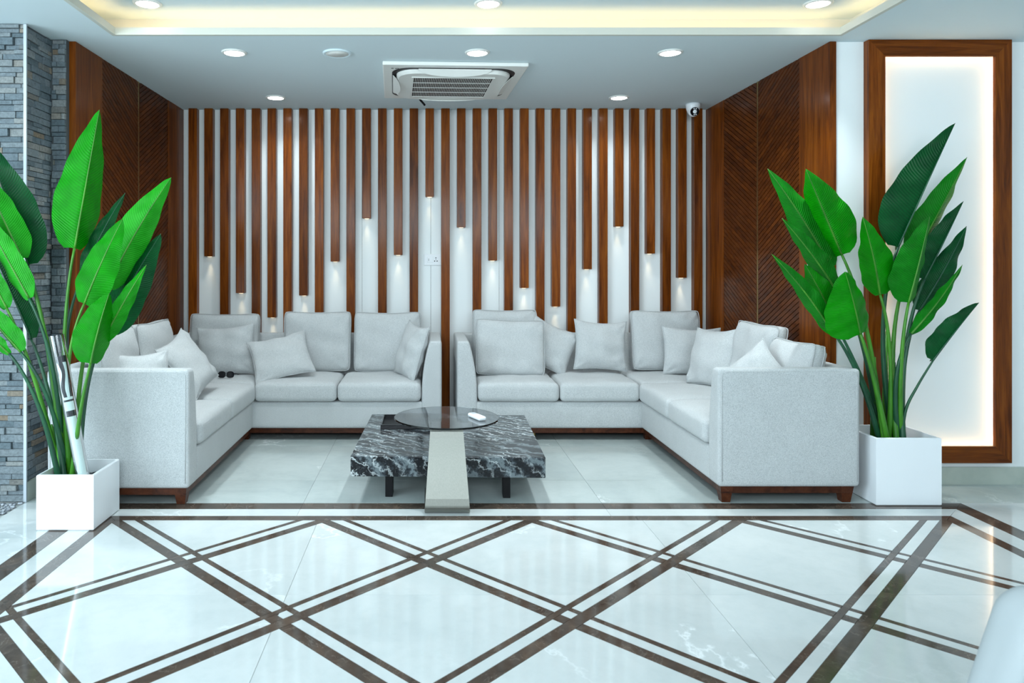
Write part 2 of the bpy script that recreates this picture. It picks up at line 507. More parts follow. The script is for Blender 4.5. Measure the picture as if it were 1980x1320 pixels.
TX = [-2.137, -0.537, 1.070, 2.67]; TY = [-0.42, 0.38, 1.18, 1.98, 2.78, 3.59]
def cutband(poly, lo, hi, sgn):
    p = clip(poly, 1 / S2, sgn / S2, hi - G)
    if len(p) > 2: p = clip(p, -1 / S2, -sgn / S2, -(lo + G))
    return p
rnd = random.Random(3)
for (lo, hi, dk) in BA:
    pa = cutband(field, lo, hi, -1)
    if len(pa) < 3: continue
    if dk:
        ys = [p[1] for p in pa]; y0, y1 = min(ys), max(ys); yc = y0 - rnd.random() * 0.5
        while yc < y1:
            q = clip(clip(pa, 1 / S2, 1 / S2, 1e9), 0, -1, -(yc + G)); q = clip(q, 0, 1, yc + 0.9 - G) if len(q) > 2 else q
            if len(q) > 2: piece('inlay_strip', q, M['stripe'])
            yc += 0.9
        continue
    for (l2, h2, dk2) in BB:
        pb = cutband(pa, l2, h2, 1)
        if len(pb) < 3: continue
        if dk2:
            piece('inlay_strip', pb, M['stripe']); continue
        for i in range(len(TX) - 1):
            for j in range(len(TY) - 1):
                q = clip(pb, 1, 0, TX[i + 1] - G)
                for args in ((-1, 0, -(TX[i] + G)), (0, 1, TY[j + 1] - G), (0, -1, -(TY[j] + G))):
                    if len(q) > 2: q = clip(q, *args)
                if len(q) > 2: piece('tile', q, M['tile'])
# the double border round the lattice
OX0, OX1, OY1 = -1.80, 2.838, 3.845
def border_ring(i0, i1, name, mat, cutsx, cutsy):
    # i0 = inner offset from the lattice field, i1 = outer offset
    xs = sorted([IX0 - i0] + [c for c in cutsx if IX0 - i0 < c < IX1 + i0] + [IX1 + i0])
    for a, b in zip(xs[:-1], xs[1:]):
        left, right = a == xs[0], b == xs[-1]
        piece(name, [(a + G, IY1 + i0 + G), (b - G, IY1 + i0 + G), (b - G + ((i1 - i0) if right else 0), IY1 + i1 - G), (a + G - ((i1 - i0) if left else 0), IY1 + i1 - G)], mat)
    for s, e in ((-1, IX0), (1, IX1)):
        ys = sorted([IY0] + [c for c in cutsy if IY0 < c < IY1 + i0] + [IY1 + i0])
        for a, b in zip(ys[:-1], ys[1:]):
            top = b == ys[-1]
            piece(name, [(e + s * (i0 + G), a + G), (e + s * (i1 - G), a + G), (e + s * (i1 - G), b - G + ((i1 - i0) if top else 0)), (e + s * (i0 + G), b - G)], mat)
border_ring(0.0, 0.063, 'inlay_strip', M['stripe'], [-1.0, -0.1, 0.40, 1.05, 1.87], [2.78, 1.98, 1.18])
border_ring(0.063, 0.165, 'border_tile', M['tile'], [-0.655, 0.93], [2.78, 1.98])
border_ring(0.165, 0.257, 'inlay_strip', M['stripe'], [-1.05, -0.655, 0.1, 0.93, 1.95], [3.0, 2.1, 1.2])
# tiles of the alcove and the sides
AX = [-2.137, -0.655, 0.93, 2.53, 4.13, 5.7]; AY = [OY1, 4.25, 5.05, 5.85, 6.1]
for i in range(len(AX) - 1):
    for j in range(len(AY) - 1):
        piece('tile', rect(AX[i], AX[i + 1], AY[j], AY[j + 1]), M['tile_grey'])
for y0, y1 in ((IY0, 1.0), (1.0, 1.8), (1.8, 2.6), (2.6, 3.35), (3.35, OY1)):
    piece('tile', rect(-2.137, OX0, y0, y1), M['tile'])
    for x0, x1 in ((OX1, 4.13), (4.13, 5.7)):
        piece('tile', rect(x0, x1, y0, y1), M['tile'])
# pebbles in front of the stone wall
pb = []
rp = random.Random(11)
for i in range(900):
    x = rp.uniform(-2.55, -2.15); y = rp.uniform(2.6, 3.84); s = rp.uniform(0.007, 0.014)
    pv = []
    for (r_, z) in ((0.6, -0.2), (1.0, 0.25), (0.6, 0.7)):
        for k in range(6):
            a = k * math.pi / 3; pv.append((x + s * r_ * math.cos(a) * 1.3, y + s * r_ * math.sin(a), 0.0 + s * z))
    pf = [(i0 * 6 + k, i0 * 6 + (k + 1) % 6, i0 * 6 + 6 + (k + 1) % 6, i0 * 6 + 6 + k) for i0 in range(2) for k in range(6)] + [(12, 13, 14, 15, 16, 17)]
    pb.append((pv, pf))
po = obj('pebbles', *join(*pb), M['pebble'], smooth=True); po['kind'] = 'stuff'
tag(center(po), 'loose grey pebbles at the foot of the stone wall', 'pebbles')

# ------------------------------------------------------------------ ceiling with lit tray
TX0, TX1, TYF, TYB = -1.742, 2.311, 0.2, 4.045      # opening of the tray
LIP = 0.04
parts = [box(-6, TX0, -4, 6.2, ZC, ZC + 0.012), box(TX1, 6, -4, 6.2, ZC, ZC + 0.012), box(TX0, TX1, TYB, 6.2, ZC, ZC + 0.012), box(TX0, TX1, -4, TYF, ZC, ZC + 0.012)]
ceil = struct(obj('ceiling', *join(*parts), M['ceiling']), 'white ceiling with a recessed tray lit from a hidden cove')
CW = 0.13
obj('tray_ceiling', *box(TX0 - CW, TX1 + CW, TYF - CW, TYB + CW, ZU, ZU + 0.02), M['ceiling'], ceil)
for nm, b_ in (('a', box(TX0 - CW - .02, TX1 + CW + .02, TYB + CW, TYB + CW + .02, ZC + .012, ZU)), ('b', box(TX0 - CW - .02, TX0 - CW, TYF - CW, TYB + CW, ZC + .012, ZU)),
               ('c', box(TX1 + CW, TX1 + CW + .02, TYF - CW, TYB + CW, ZC + .012, ZU)), ('d', box(TX0 - CW - .02, TX1 + CW + .02, TYF - CW - .02, TYF - CW, ZC + .012, ZU))):
    obj('cove_wall', *b_, M['cove'], ceil)
for b_ in (box(TX0, TX1, TYB - .002, TYB + .02, ZC - 0.001, ZC + LIP), box(TX0, TX1, TYF - .02, TYF + .002, ZC - 0.001, ZC + LIP), box(TX0 - .02, TX0 + .002, TYF - .02, TYB + .02, ZC - 0.001, ZC + LIP), box(TX1 - .002, TX1 + .02, TYF - .02, TYB + .02, ZC - 0.001, ZC + LIP)):
    obj('cove_lip', *b_, M['cove'], ceil)
for lab, b_ in (('behind the back lip', box(TX0, TX1, TYB + .045, TYB + .057, ZC + .013, ZC + .021)), ('along the left lip', box(TX0 - .057, TX0 - .045, TYF, TYB, ZC + .013, ZC + .021)), ('along the right lip', box(TX1 + .045, TX1 + .057, TYF, TYB, ZC + .013, ZC + .021))):
    tag(center(obj('led_strip', *b_, M['led_warm'])), 'warm hidden light strip of the ceiling tray ' + lab, 'light strip', 'cove light strips')

def downlight(x, y, zc, label, group, energy, r=0.066, mat='lamp', spread=130):
    t = thing('downlight', label, 'ceiling light', (x, y, zc - 0.012), group)
    obj('trim_ring', *lathe([(r * 0.86, -0.001), (r * 0.92, -0.009), (r * 1.12, -0.006), (r * 1.16, 0.0), (r * 0.86, 0.0)], (x, y, zc - 0.0005), 40), M['plastic'], t, True)
    obj('diffuser', *lathe([(0.001, -0.0065), (r * 0.9, -0.006), (r * 0.9, -0.001)], (x, y, zc - 0.0008), 40), M[mat], t, True)
    d = bpy.data.lights.new('downlight_lamp', 'AREA'); d.shape = 'DISK'; d.size = r * 1.7; d.energy = energy; d.color = (0.85, 0.96, 1.0); d.spread = R(spread)
    o = bpy.data.objects.new('downlight_lamp', d); C.objects.link(o); o.parent = t; o.location = (0, 0, -0.004)
DL = 4.2
for px, where in ((453, 'left of the round speaker'), (923, 'in front of the air conditioner'), (1296, 'in front of the right wooden side wall')):
    q = (ZC - CAM_H) * F_PX / (VY - 101); downlight((px - VX) * q / F_PX, q, ZC, 'round recessed white downlight in the low ceiling, ' + where, 'downlights of the low ceiling', DL)
for px, where in ((533, 'nearest the slats on the left'), (1197, 'nearest the slats on the right')):
    q = (ZC - CAM_H) * F_PX / (VY - 188); downlight((px - VX) * q / F_PX, q, ZC, 'round recessed white downlight ' + where + ' of the air conditioner', 'downlights of the low ceiling', DL * 0.5)
for px, where in ((285, 'left'), (944, 'middle'), (1582, 'right')):
    q = (ZU - CAM_H) * F_PX / (VY - 6); downlight((px - VX) * q / F_PX, q, ZU, where + ' round downlight up inside the lit ceiling tray', 'downlights of the ceiling tray', DL * 0.6, 0.066, 'lamp_tray', 70)
# ceiling speaker
q = (ZC - CAM_H) * F_PX / (VY - 102); sx = (652 - VX) * q / F_PX
t = thing('ceiling_speaker', 'flat round white speaker grille in the low ceiling, unlit', 'speaker', (sx, q, ZC - 0.012))
obj('bezel', *lathe([(0.070, -0.006), (0.078, -0.011), (0.086, -0.008), (0.088, 0)], (sx, q, ZC - 0.0005), 48), M['ceiling'], t, True)
obj('grille', *lathe([(0.001, -0.008), (0.068, -0.008), (0.069, -0.003)], (sx, q, ZC - 0.0005), 48), M['plastic'], t, True)

# ------------------------------------------------------------------ back wall with slats
wb = struct(obj('wall_back', *box(-2.2, 2.5, YB + 0.006, YB + 0.12, 0, ZC), M['groove']), 'white panelled back wall with hanging wooden slats')
seams = [XL - 0.02] + [(p - VX) * YB / F_PX for p in (357, 700, 833, 965, 1100)] + [XR + 0.02]
for a, b in zip(seams[:-1], seams[1:]):
    obj('panel', *box(a + 0.0012, b - 0.0012, YB, YB + 0.006, 0, ZC), M['white_wall'], wb)
YS = 5.955; SS = F_PX / YS
lows = {1: 495.6, 3: 566.5, 5: 613.8, 7: 571.3, 9: 505.5, 11: 421.8, 13: 492.7, 15: 380, 17: 439.3, 19: 503.6, 21: 556.7, 23: 592.7, 25: 520.4, 27: 437.8, 29: 490.2, 31: 537}
for i in range(33):
    x = (372.4 - VX + 30.56 * i) / SS
    z0 = CAM_H - (lows[i] - VY) / SS if i in lows else 0.0
    hw = 0.0352
    o = obj('slat', *rbox(x - hw, x + hw, YS, YB - 0.0005, z0, ZC - 0.001, 0.003, 1, (1, 1, 1)), M['wood_v'], wb)
    if i in lows:
        obj('slat_light', *lathe([(0.001, -0.004), (0.016, -0.004), (0.019, -0.001)], (x, YS + 0.037, z0), 16), M['led_dot'], o)
        d = bpy.data.lights.new('slat_spot', 'SPOT'); d.energy = 0.85; d.color = (1.0, 0.76, 0.44); d.spot_size = R(36); d.spot_blend = 1.0; d.shadow_soft_size = 0.012
        s = bpy.data.objects.new('slat_spot', d); C.objects.link(s); s.parent = o; s.location = (x, YS + 0.040, z0 - 0.008); s.rotation_euler = (R(3), 0, 0)
# socket on the back wall
sx, sz = (837 - VX) * YB / F_PX, CAM_H - (502 - VY) * YB / F_PX
t = thing('wall_socket', 'white switched socket plate on the back wall between two slats', 'socket', (sx, YB - 0.012, sz - 0.05))
obj('plate', *rbox(sx - 0.074, sx + 0.074, YB - 0.010, YB - 0.0005, sz - 0.047, sz + 0.047, 0.004, 2, (1, 1, 1)), M['plastic_cam'], t)
obj('switch', *rbox(sx - 0.046, sx + 0.002, YB - 0.014, YB - 0.009, sz - 0.025, sz + 0.025, 0.003, 2, (1, 1, 1)), M['plastic_cam'], t)
obj('switch_mark', *box(sx - 0.036, sx - 0.033, YB - 0.0146, YB - 0.014, sz - 0.010, sz + 0.010), M['black'], t)
for hx, hz, r_ in ((0.025, 0.015, 0.0045), (0.025, 0.002, 0.003), (0.015, -0.011, 0.0048), (0.035, -0.011, 0.0048)):
    obj('socket_hole', *box(sx + hx - r_, sx + hx + r_, YB - 0.0108, YB - 0.0098, sz + hz - r_ * .8, sz + hz + r_ * .8), M['black'], t)

# ------------------------------------------------------------------ wooden side walls with chevron planks
def clip3(poly, k, lim, sgn):   # poly of (y,z)
    return clip(poly, sgn if k == 0 else 0, sgn if k == 1 else 0, sgn * lim)
def side_wall(name, X, sgn, label):
    """sgn = +1: face looks towards +x (left wall); -1: right wall"""
    def bx(a, b, y0, y1, z0, z1):
        xa, xb = X + sgn * a, X + sgn * b
        return box(min(xa, xb), max(xa, xb), y0, y1, z0, z1)
    wl = struct(obj(name, *bx(-0.035, -0.010, YA, YB, 0, ZC), M['groove']), label)
    obj('end_stile', *bx(-0.037, -0.0, YA - 0.004, YA + 0.34, 0, ZC - 0.001), M['wood_v'], wl)
    obj('back_stile', *bx(-0.010, 0.0, 5.66, YB - 0.0005, 0, ZC - 0.001), M['wood_v'], wl)
    obj('brass_strip', *bx(-0.010, -0.004, 5.075, 5.099, 0, ZC - 0.001), M['brass'], wl)
    pitch, rise = 0.0346, 0.30
    for (ya, yb, low_at_b) in ((YA + 0.342, 5.075, True), (5.099, 5.658, False)):
        obj('lower_board', *bx(-0.010, -0.003, ya, yb, 0, 0.45), M['wood_plank'], wl)
        z = 0.45 - rise
        while z < ZC:
            za, zb = (z + rise, z) if low_at_b else (z, z + rise)
            g = 0.0030
            poly = [(ya, za + g), (yb, zb + g), (yb, zb + pitch - g), (ya, za + pitch - g)]
            poly = clip(poly, 0, 1, ZC - 0.001)
            if len(poly) > 2: poly = clip(poly, 0, -1, -0.451)
            if len(poly) > 2 and parea(poly) > 1e-4:
                n = len(poly)
                xf, xk = X - sgn * 0.002, X - sgn * 0.010
                V = [(xf, p[0], p[1]) for p in poly] + [(xk, p[0], p[1]) for p in poly]
                Fc = [tuple(range(n)), tuple(reversed(range(n, 2 * n)))] + [(i, i + n, (i + 1) % n + n, (i + 1) % n) for i in range(n)]
                if sgn < 0: Fc = [tuple(reversed(f)) for f in Fc]
                obj('plank', V, Fc, M['wood_plank'], wl)
            z += pitch
    return wl
side_wall('wall_left', XL, 1, 'reddish wooden side wall with chevron planks behind the left plant')
side_wall('wall_right', XR, -1, 'reddish wooden side wall with chevron planks behind the right sofa')
# switch plate on the right side wall
t = thing('switch_plate', 'small white switch plate on the right wooden side wall behind leaves', 'switch', (XR - 0.012, 4.34, 1.24))
obj('plate', *rbox(XR - 0.010, XR - 0.0005, 4.27, 4.40, 1.25, 1.345, 0.004, 2, (1, 1, 1)), M['plastic_cam'], t)
obj('rocker', *rbox(XR - 0.014, XR - 0.009, 4.30, 4.37, 1.27, 1.325, 0.003, 2, (1, 1, 1)), M['plastic_cam'], t)

# ------------------------------------------------------------------ white wall on the right with the lit frame
wf = struct(obj('wall_front_right', *box(XR + 0.037, 6, YW, YW + 0.12, 0, ZC), M['white_wall']), 'plain white wall to the right of the alcove')
bs = struct(obj('baseboard_right', *box(XR + 0.06, 2.9, YW - 0.012, YW - 0.0005, 0, 0.10), M['skirting']), 'pale marble skirting under the lit frame')
obj('skirting_tile', *box(2.902, 4.5, YW - 0.012, YW - 0.0005, 0, 0.10), M['skirting'], bs)
struct(obj('wall_block_right', *box(5.0, 5.1, -4, YW, 0, ZC), M['white_wall']), 'unseen white wall added to block light from the right')  # unseen wall added to keep outside light off the stone pier's side
fx0, fx1, fz0, fz1, fy, fw = 2.522, 3.339, 0.134, ZC - 0.001, 4.13, 0.095
t = thing('wall_frame', 'tall mahogany frame on the white wall around a panel glowing at its edges', 'wall panel', ((fx0 + fx1) / 2, YW, fz0))
def mitre(pts2, y0, y1):
    n = len(pts2)
    V = [(p[0], y0, p[1]) for p in pts2] + [(p[0], y1, p[1]) for p in pts2]
    Fc = [tuple(range(n)), tuple(reversed(range(n, 2 * n)))] + [((i + 1) % n, i, i + n, (i + 1) % n + n) for i in range(n)]
    return V, Fc
outer = [(fx0, fz0), (fx1, fz0), (fx1, fz1), (fx0, fz1)]; inner_ = [(fx0 + fw, fz0 + fw), (fx1 - fw, fz0 + fw), (fx1 - fw, fz1 - fw), (fx0 + fw, fz1 - fw)]
ch = 0.055
mid_ = [(fx0 + ch, fz0 + ch), (fx1 - ch, fz0 + ch), (fx1 - ch, fz1 - ch), (fx0 + ch, fz1 - ch)]
for k in range(4):
    k2 = (k + 1) % 4
    m_ = M['wood_x'] if k % 2 == 0 else M['wood_v']
    fb = obj('frame_board', *mitre([outer[k], outer[k2], inner_[k2], inner_[k]], fy, fy + 0.018), m_, t)
    obj('frame_spacer', *mitre([outer[k], outer[k2], mid_[k2], mid_[k]], fy + 0.018, YW - 0.0005), m_, fb)
obj('inner_panel', *box(fx0 + ch, fx1 - ch, YW - 0.004, YW - 0.0005, fz0 + ch, fz1 - ch), M['white_wall'], t)
e = 0.006
for b_ in (box(fx0 + ch + .004, fx0 + ch + .004 + e, fy + .022, fy + .034, fz0 + fw, fz1 - fw), box(fx1 - ch - .004 - e, fx1 - ch - .004, fy + .022, fy + .034, fz0 + fw, fz1 - fw),
           box(fx0 + fw, fx1 - fw, fy + .022, fy + .034, fz0 + ch + .004, fz0 + ch + .004 + e), box(fx0 + fw, fx1 - fw, fy + .022, fy + .034, fz1 - ch - .004 - e, fz1 - ch - .004)):
    obj('led_strip', *b_, M['led_frame'], t)

# ------------------------------------------------------------------ stone wall on the left
SXE, SYF, SYB = -2.135, 3.86, 4.12
ws = struct(obj('wall_front_left', *join(box(-2.9, SXE - 0.014, SYF + 0.014, SYB + 0.2, 0, ZC), box(SXE - 0.016, XL - 0.037, SYB + 0.014, SYB + 0.06, 0, ZC)), M['mortar']), 'stone clad pier at the left with ledger stones')
rs = random.Random(5)
def stones(axis, a0, a1, plane, z0, z1, lens):
    z = z0
    while z < z1 - 0.006:
        hgt = rs.choice([0.024, 0.030, 0.036, 0.042]); hgt = min(hgt, z1 - z)
        a = a0 - rs.uniform(0, 0.08)
        while a < a1:
            L = rs.uniform(*lens); b0, b1 = max(a, a0), min(a + L, a1)
            if b1 - b0 > 0.012:
                pr = rs.choice([0.004, 0.010, 0.016, 0.020]); g = 0.0012
                if axis == 'x': b_ = rbox(b0 + g, b1 - g, plane + 0.014 - pr, plane + 0.0165, z + g, z + hgt - g, 0.002, 1, (1, 1, 1))
                else: b_ = rbox(plane - 0.0165, plane - 0.014 + pr * 0.6, b0 + g, b1 - g, z + g, z + hgt - g, 0.002, 1, (1, 1, 1))
                obj('stone', *b_, M['stone'], ws)
            a += L
        z += hgt
stones('x', -2.36, SXE - 0.012, SYF, 0.0, ZC - 0.004, (0.07, 0.16))
stones('y', SYF + 0.004, SYB + 0.012, SXE, 0.105, ZC - 0.004, (0.08, 0.16))
stones('x', SXE, XL - 0.037, SYB, 0.105, ZC - 0.004, (0.07, 0.12))
tr = struct(obj('trim_1', *box(SXE - 0.012, SXE + 0.004, SYF - 0.006, SYF + 0.003, 0, ZC - 0.004), M['metal_trim']), 'pale corner strip on the edge of the stone pier')
bl = struct(obj('baseboard_left', *join(box(SXE - 0.012, SXE + 0.004, SYF + 0.005, SYB, 0.001, 0.103), box(SXE + 0.004, XL - 0.04, SYB - 0.006, SYB + 0.012, 0.001, 0.103)), M['skirting']), 'pale marble skirting along the stone pier')

# ------------------------------------------------------------------ sofas
def sofa(sg, xo, xi, xe, yf, label):
    """built for the right hand corner (sg=+1) and mirrored for the left one"""
    yb, yB = 5.20, 5.915
    zb0, zb1, zs, za = 0.088, 0.278, 0.425, 0.715
    T = 0.145
    t = thing('corner_sofa', label, 'sofa', (sg * (xo + xe) / 2, (yf + yB) / 2, 0), 'corner sofas')
    def rb(name, x0, x1, y0, y1, z0, z1, r, inner=(8, 8, 6), deform=None, mat='fabric', seg=3):
        a, b = sorted((sg * x0, sg * x1))
        return obj(name, *rbox(a, b, y0, y1, z0, z1, r, seg, inner, deform), M[mat], t, True)
    # base
    rb('base', xe + T - 0.01, xo - 0.01, yb, yB - 0.01, zb0, zb1, 0.02)
    rb('base', xi, xo - 0.01, yf + T - 0.01, yb + 0.03, zb0, zb1, 0.02)
    # arms and backs taper on the inner face
    def taper(axis, outer_v, thick_b, thick_t, s):
        def f(p):
            k = max(0.0, min(1.0, (p.z - 0.30) / (za - 0.30)))
            k = k * k
            v = p[axis]; d = (v - outer_v) * s                     # 0 at outer face, thick_b at inner
            nd = d * (1 - k * (1 - thick_t / thick_b))
            p = p.copy(); p[axis] = outer_v + s * nd
            return p
        return f
    rb('arm', xe, xe + T, yb - 0.002, yB, zb0, za, 0.022, (4, 8, 10), taper(0, sg * xe, T, 0.085, sg))
    arm_ = rb('arm', xi - 0.002, xo, yf, yf + T, zb0, za, 0.022, (10, 4, 10), taper(1, yf, T, 0.085, 1))
    for lp, nm in (([(xi + 0.018, yf + 0.0005, zb0 + 0.03), (xi + 0.016, yf + 0.0005, za - 0.05), (xi + 0.020, yf + 0.001, za - 0.026), (xi + 0.042, yf + 0.0025, za - 0.014), (xo - 0.05, yf + 0.0025, za - 0.014), (xo - 0.025, yf + 0.001, za - 0.026), (xo - 0.018, yf + 0.0005, za - 0.05), (xo - 0.018, yf + 0.0005, zb0 + 0.03)], arm_),):
        obj('piping', *tube([(sg * p[0], p[1], p[2]) for p in lp], 0.0030, 6), M['fabric'], nm, True)
    rb('back', xe + T * 0.3, xo, yB - 0.13, yB, zb0 + 0.02, za - 0.004, 0.022, (10, 4, 10), taper(1, yB, 0.13, 0.07, -1))
    rb('back', xo - 0.13, xo, yf + T * 0.3, yB, zb0 + 0.02, za - 0.004, 0.022, (4, 10, 10), taper(0, sg * xo, 0.13, 0.07, -sg))
    # seat cushions
    def crown(x0, x1, y0, y1):
        a, b = sorted((sg * x0, sg * x1))
        def f(p):
            u = (p.x - (a + b) / 2) / ((b - a) / 2); v = (p.y - (y0 + y1) / 2) / ((y1 - y0) / 2)
            k = max(0, 1 - u ** 4) * max(0, 1 - v ** 4)
            p = p.copy()
            if p.z > 0.36: p.z += 0.018 * k - 0.010
            n_ = 0.004 * math.sin(p.x * 19 + p.y * 13) * math.sin(p.y * 17 - p.x * 7)
            p.z += n_ * (1 if p.z > 0.36 else 0.3)
            return p
        return f
    ym = (yf + T + yb) / 2 + 0.0
    xm = (xe + T + xi) / 2
    for (x0, x1, y0, y1) in ((xe + T + 0.003, xm - 0.002, yb - 0.025, yB - 0.12), (xm + 0.002, xi - 0.012, yb - 0.025, yB - 0.12), (xi - 0.006, xo - 0.12, yb + 0.010, yB - 0.12),
                             (xi - 0.025, xo - 0.12, ym + 0.002, yb + 0.006), (xi - 0.025, xo - 0.12, yf + T + 0.003, ym - 0.002)):
        c_ = rb('seat_cushion', x0, x1, y0, y1, zb1 + 0.002, zs, 0.038, (12, 12, 3), crown(x0, x1, y0, y1), seg=4)
        a, b = sorted((sg * x0, sg * x1))
        # piping seam below the front and top edges
        fn = crown(x0, x1, y0, y1)
        loop = []
        r_ = 0.036
        for (cx, cy, a0) in ((b - r_, y1 - r_, 0), (a + r_, y1 - r_, 90), (a + r_, y0 + r_, 180), (b - r_, y0 + r_, 270)):
            for k in range(5):
                an = R(a0 + 22.5 * k); loop.append(Vector((cx + (r_ - 0.006) * math.cos(an), cy + (r_ - 0.006) * math.sin(an), zs - 0.026)))
        obj('piping', *closed_tube([fn(p) for p in loop], 0.0035), M['fabric'], c_, True)
    # wooden plinth and legs
    def bx_(x0, x1, y0, y1, z0, z1):
        a, b = sorted((sg * x0, sg * x1)); return box(a, b, y0, y1, z0, z1)
    obj('plinth', *bx_(xe + 0.03, xo - 0.03, yb + 0.02, yB - 0.02, 0.052, zb0 + 0.001), M['wood_leg'], t)
    obj('plinth', *bx_(xi + 0.02, xo - 0.03, yf + 0.02, yb + 0.019, 0.052, zb0 + 0.001), M['wood_leg'], t)
    def leg(x, y):
        x *= sg; w0, w1 = 0.022, 0.034
        V = [(x + sx_ * w0, y + sy_ * w0, 0.0008) for sx_, sy_ in ((-1, -1), (1, -1), (1, 1), (-1, 1))] + [(x + sx_ * w1, y + sy_ * w1, zb0 + 0.001) for sx_, sy_ in ((-1, -1), (1, -1), (1, 1), (-1, 1))]
        obj('leg', V, [(3, 2, 1, 0), (4, 5, 6, 7), (0, 1, 5, 4), (1, 2, 6, 5), (2, 3, 7, 6), (3, 0, 4, 7)], M['wood_leg'], t)
    for lx, ly in ((xi + 0.05, yf + 0.05), (xo - 0.06, yf + 0.05), (xi + 0.06, yb + 0.06), (xe + 0.06, yb + 0.07), (xe + 0.06, yB - 0.07), (xo - 0.06, yB - 0.07)):
        leg(lx, ly)
    # small brass coloured glide under the middle of the front
    gx = sg * (xe + 0.52 * 1.0) if sg < 0 else xe + 0.56
    obj('glide', *lathe([(0.018, 0), (0.018, 0.05)], (gx, yb + 0.10, 0.003), 16), M['brass'], t)
    return t
sofa(1, 2.296, 1.545, 0.220, 3.83, 'off-white fabric corner sofa along the right side of the alcove')
sofa(-1, 1.996, 1.250, -0.108, 3.80, 'off-white fabric corner sofa along the left side of the alcove')

# ------------------------------------------------------------------ loose cushions
def cushion(name, label, group, c, w_, h_, th, yaw, lean, roll, seed, boxy=False):
    rr = random.Random(seed)
    n = 26
    ph = [rr.uniform(0, 6.28) for _ in range(8)]
    def prof(u):
        s = abs(u)
        if boxy: return max(0.0, 1 - s ** 5) ** 0.42
        return max(0.0, 1 - s ** 2.3) ** 0.55
    V, Fc, UV = [], [], []
    idx = {}
    def pt(u, v, side):
        a = u; b = v
        if boxy:
            k = 0.055; cr = (abs(u) ** 7) * (abs(v) ** 7)
            x = w_ / 2 * a * (1 - 0.015 * (1 - v * v)) * (1 - k * cr); z = h_ / 2 * b * (1 - 0.02 * (1 - u * u)) * (1 - k * cr)
            e0 = 0.32
            t_ = th / 2 * (prof(u) * prof(v))
        else:
            x = w_ / 2 * a * (1 - 0.085 * (1 - v * v) ** 1.0 * abs(u) ** 1.5); z = h_ / 2 * b * (1 - 0.085 * (1 - u * u) * abs(v) ** 1.5)
            t_ = th / 2 * (prof(u) * prof(v))
        am = 0.006 if boxy else 0.007
        wr = am * (math.sin(5 * u + 4 * v + ph[0]) * math.sin(4 * v - 3 * u + ph[1]) + 0.5 * math.sin(11 * u * v + ph[2] + 3 * v))
        # creases running in from the lower corners
        for (cu, cv, p_) in ((-1, -1, ph[3]), (1, -1, ph[4]), (1, 1, ph[5])):
            d = math.hypot(u - cu, v - cv); an = math.atan2(v - cv, u - cu)
            wr += 0.009 * math.sin(an * 9 + p_) * math.exp(-(d / 0.45) ** 2) * (1 if d > 0.04 else 0)
        y = side * t_ + wr * min(1.0, t_ / (th * 0.2) + 0.25)
        sag = -0.012 * (1 - u * u) * (0.5 + 0.5 * v)
        return Vector((x, y, z + sag))
    for side in (-1, 1):
        for i in range(n + 1):
            for j in range(n + 1):
                u = -math.cos(math.pi * i / n) if True else 0; v = -math.cos(math.pi * j / n)
                u = 0.5 * u + 0.5 * (2 * i / n - 1); v = 0.5 * v + 0.5 * (2 * j / n - 1)
                edge = i in (0, n) or j in (0, n)
                key = (i, j, 0 if edge else side)
                if key not in idx:
                    idx[key] = len(V); V.append(pt(u, v, side))
    for side in (-1, 1):
        for i in range(n):
            for j in range(n):
                q = []
                for (a, b) in ((i, j), (i + 1, j), (i + 1, j + 1), (i, j + 1)):
                    edge = a in (0, n) or b in (0, n); q.append(idx[(a, b, 0 if edge else side)])
                if side > 0: q.reverse()
                Fc.append(tuple(q))
    rot = Matrix.Rotation(R(yaw), 4, 'Z') @ Matrix.Rotation(R(-lean), 4, 'X') @ Matrix.Rotation(R(roll), 4, 'Y')
    cv = Vector(c)
    Vw = [rot @ p for p in V]
    o = obj(name, Vw, Fc, M['fabric'], smooth=True, world=False); o.location = cv
    tag(o, label, 'cushion', group)
    # seam cord round the edge
    ring = [idx[(i, 0, 0)] for i in range(n)] + [idx[(n, j, 0)] for j in range(n)] + [idx[(n - i, n, 0)] for i in range(n)] + [idx[(0, n - j, 0)] for j in range(n)]
    rp_ = [V[k] for k in ring]
    if boxy:
        for s in (-1, 1):
            pts = [rot @ Vector((p.x * 0.985, p.y + s * th * 0.20, p.z * 0.985)) for p in rp_]
            obj('piping', *closed_tube(pts, 0.0028, 5), M['fabric'], o, True, world=False)
    else:
        obj('seam', *closed_tube([rot @ p for p in rp_], 0.0032, 5), M['fabric'], o, True, world=False)
    return o
def big(label, px, py, Y, w_=0.535, h_=0.48, th=0.15, yaw=0, lean=9, roll=0, seed=1, side='left'):
    return cushion('back_cushion', label, 'large back cushions of the %s sofa' % side, P(px, py, Y), w_, h_, th, yaw, lean, roll, seed, True)
def small(label, px, py, Y, w_=0.42, h_=0.40, th=0.13, yaw=0, lean=15, roll=0, seed=1, side='left'):
    return cushion('throw_pillow', label, 'small throw pillows of the %s sofa' % side, P(px, py, Y), w_, h_, th, yaw, lean, roll, seed, False)
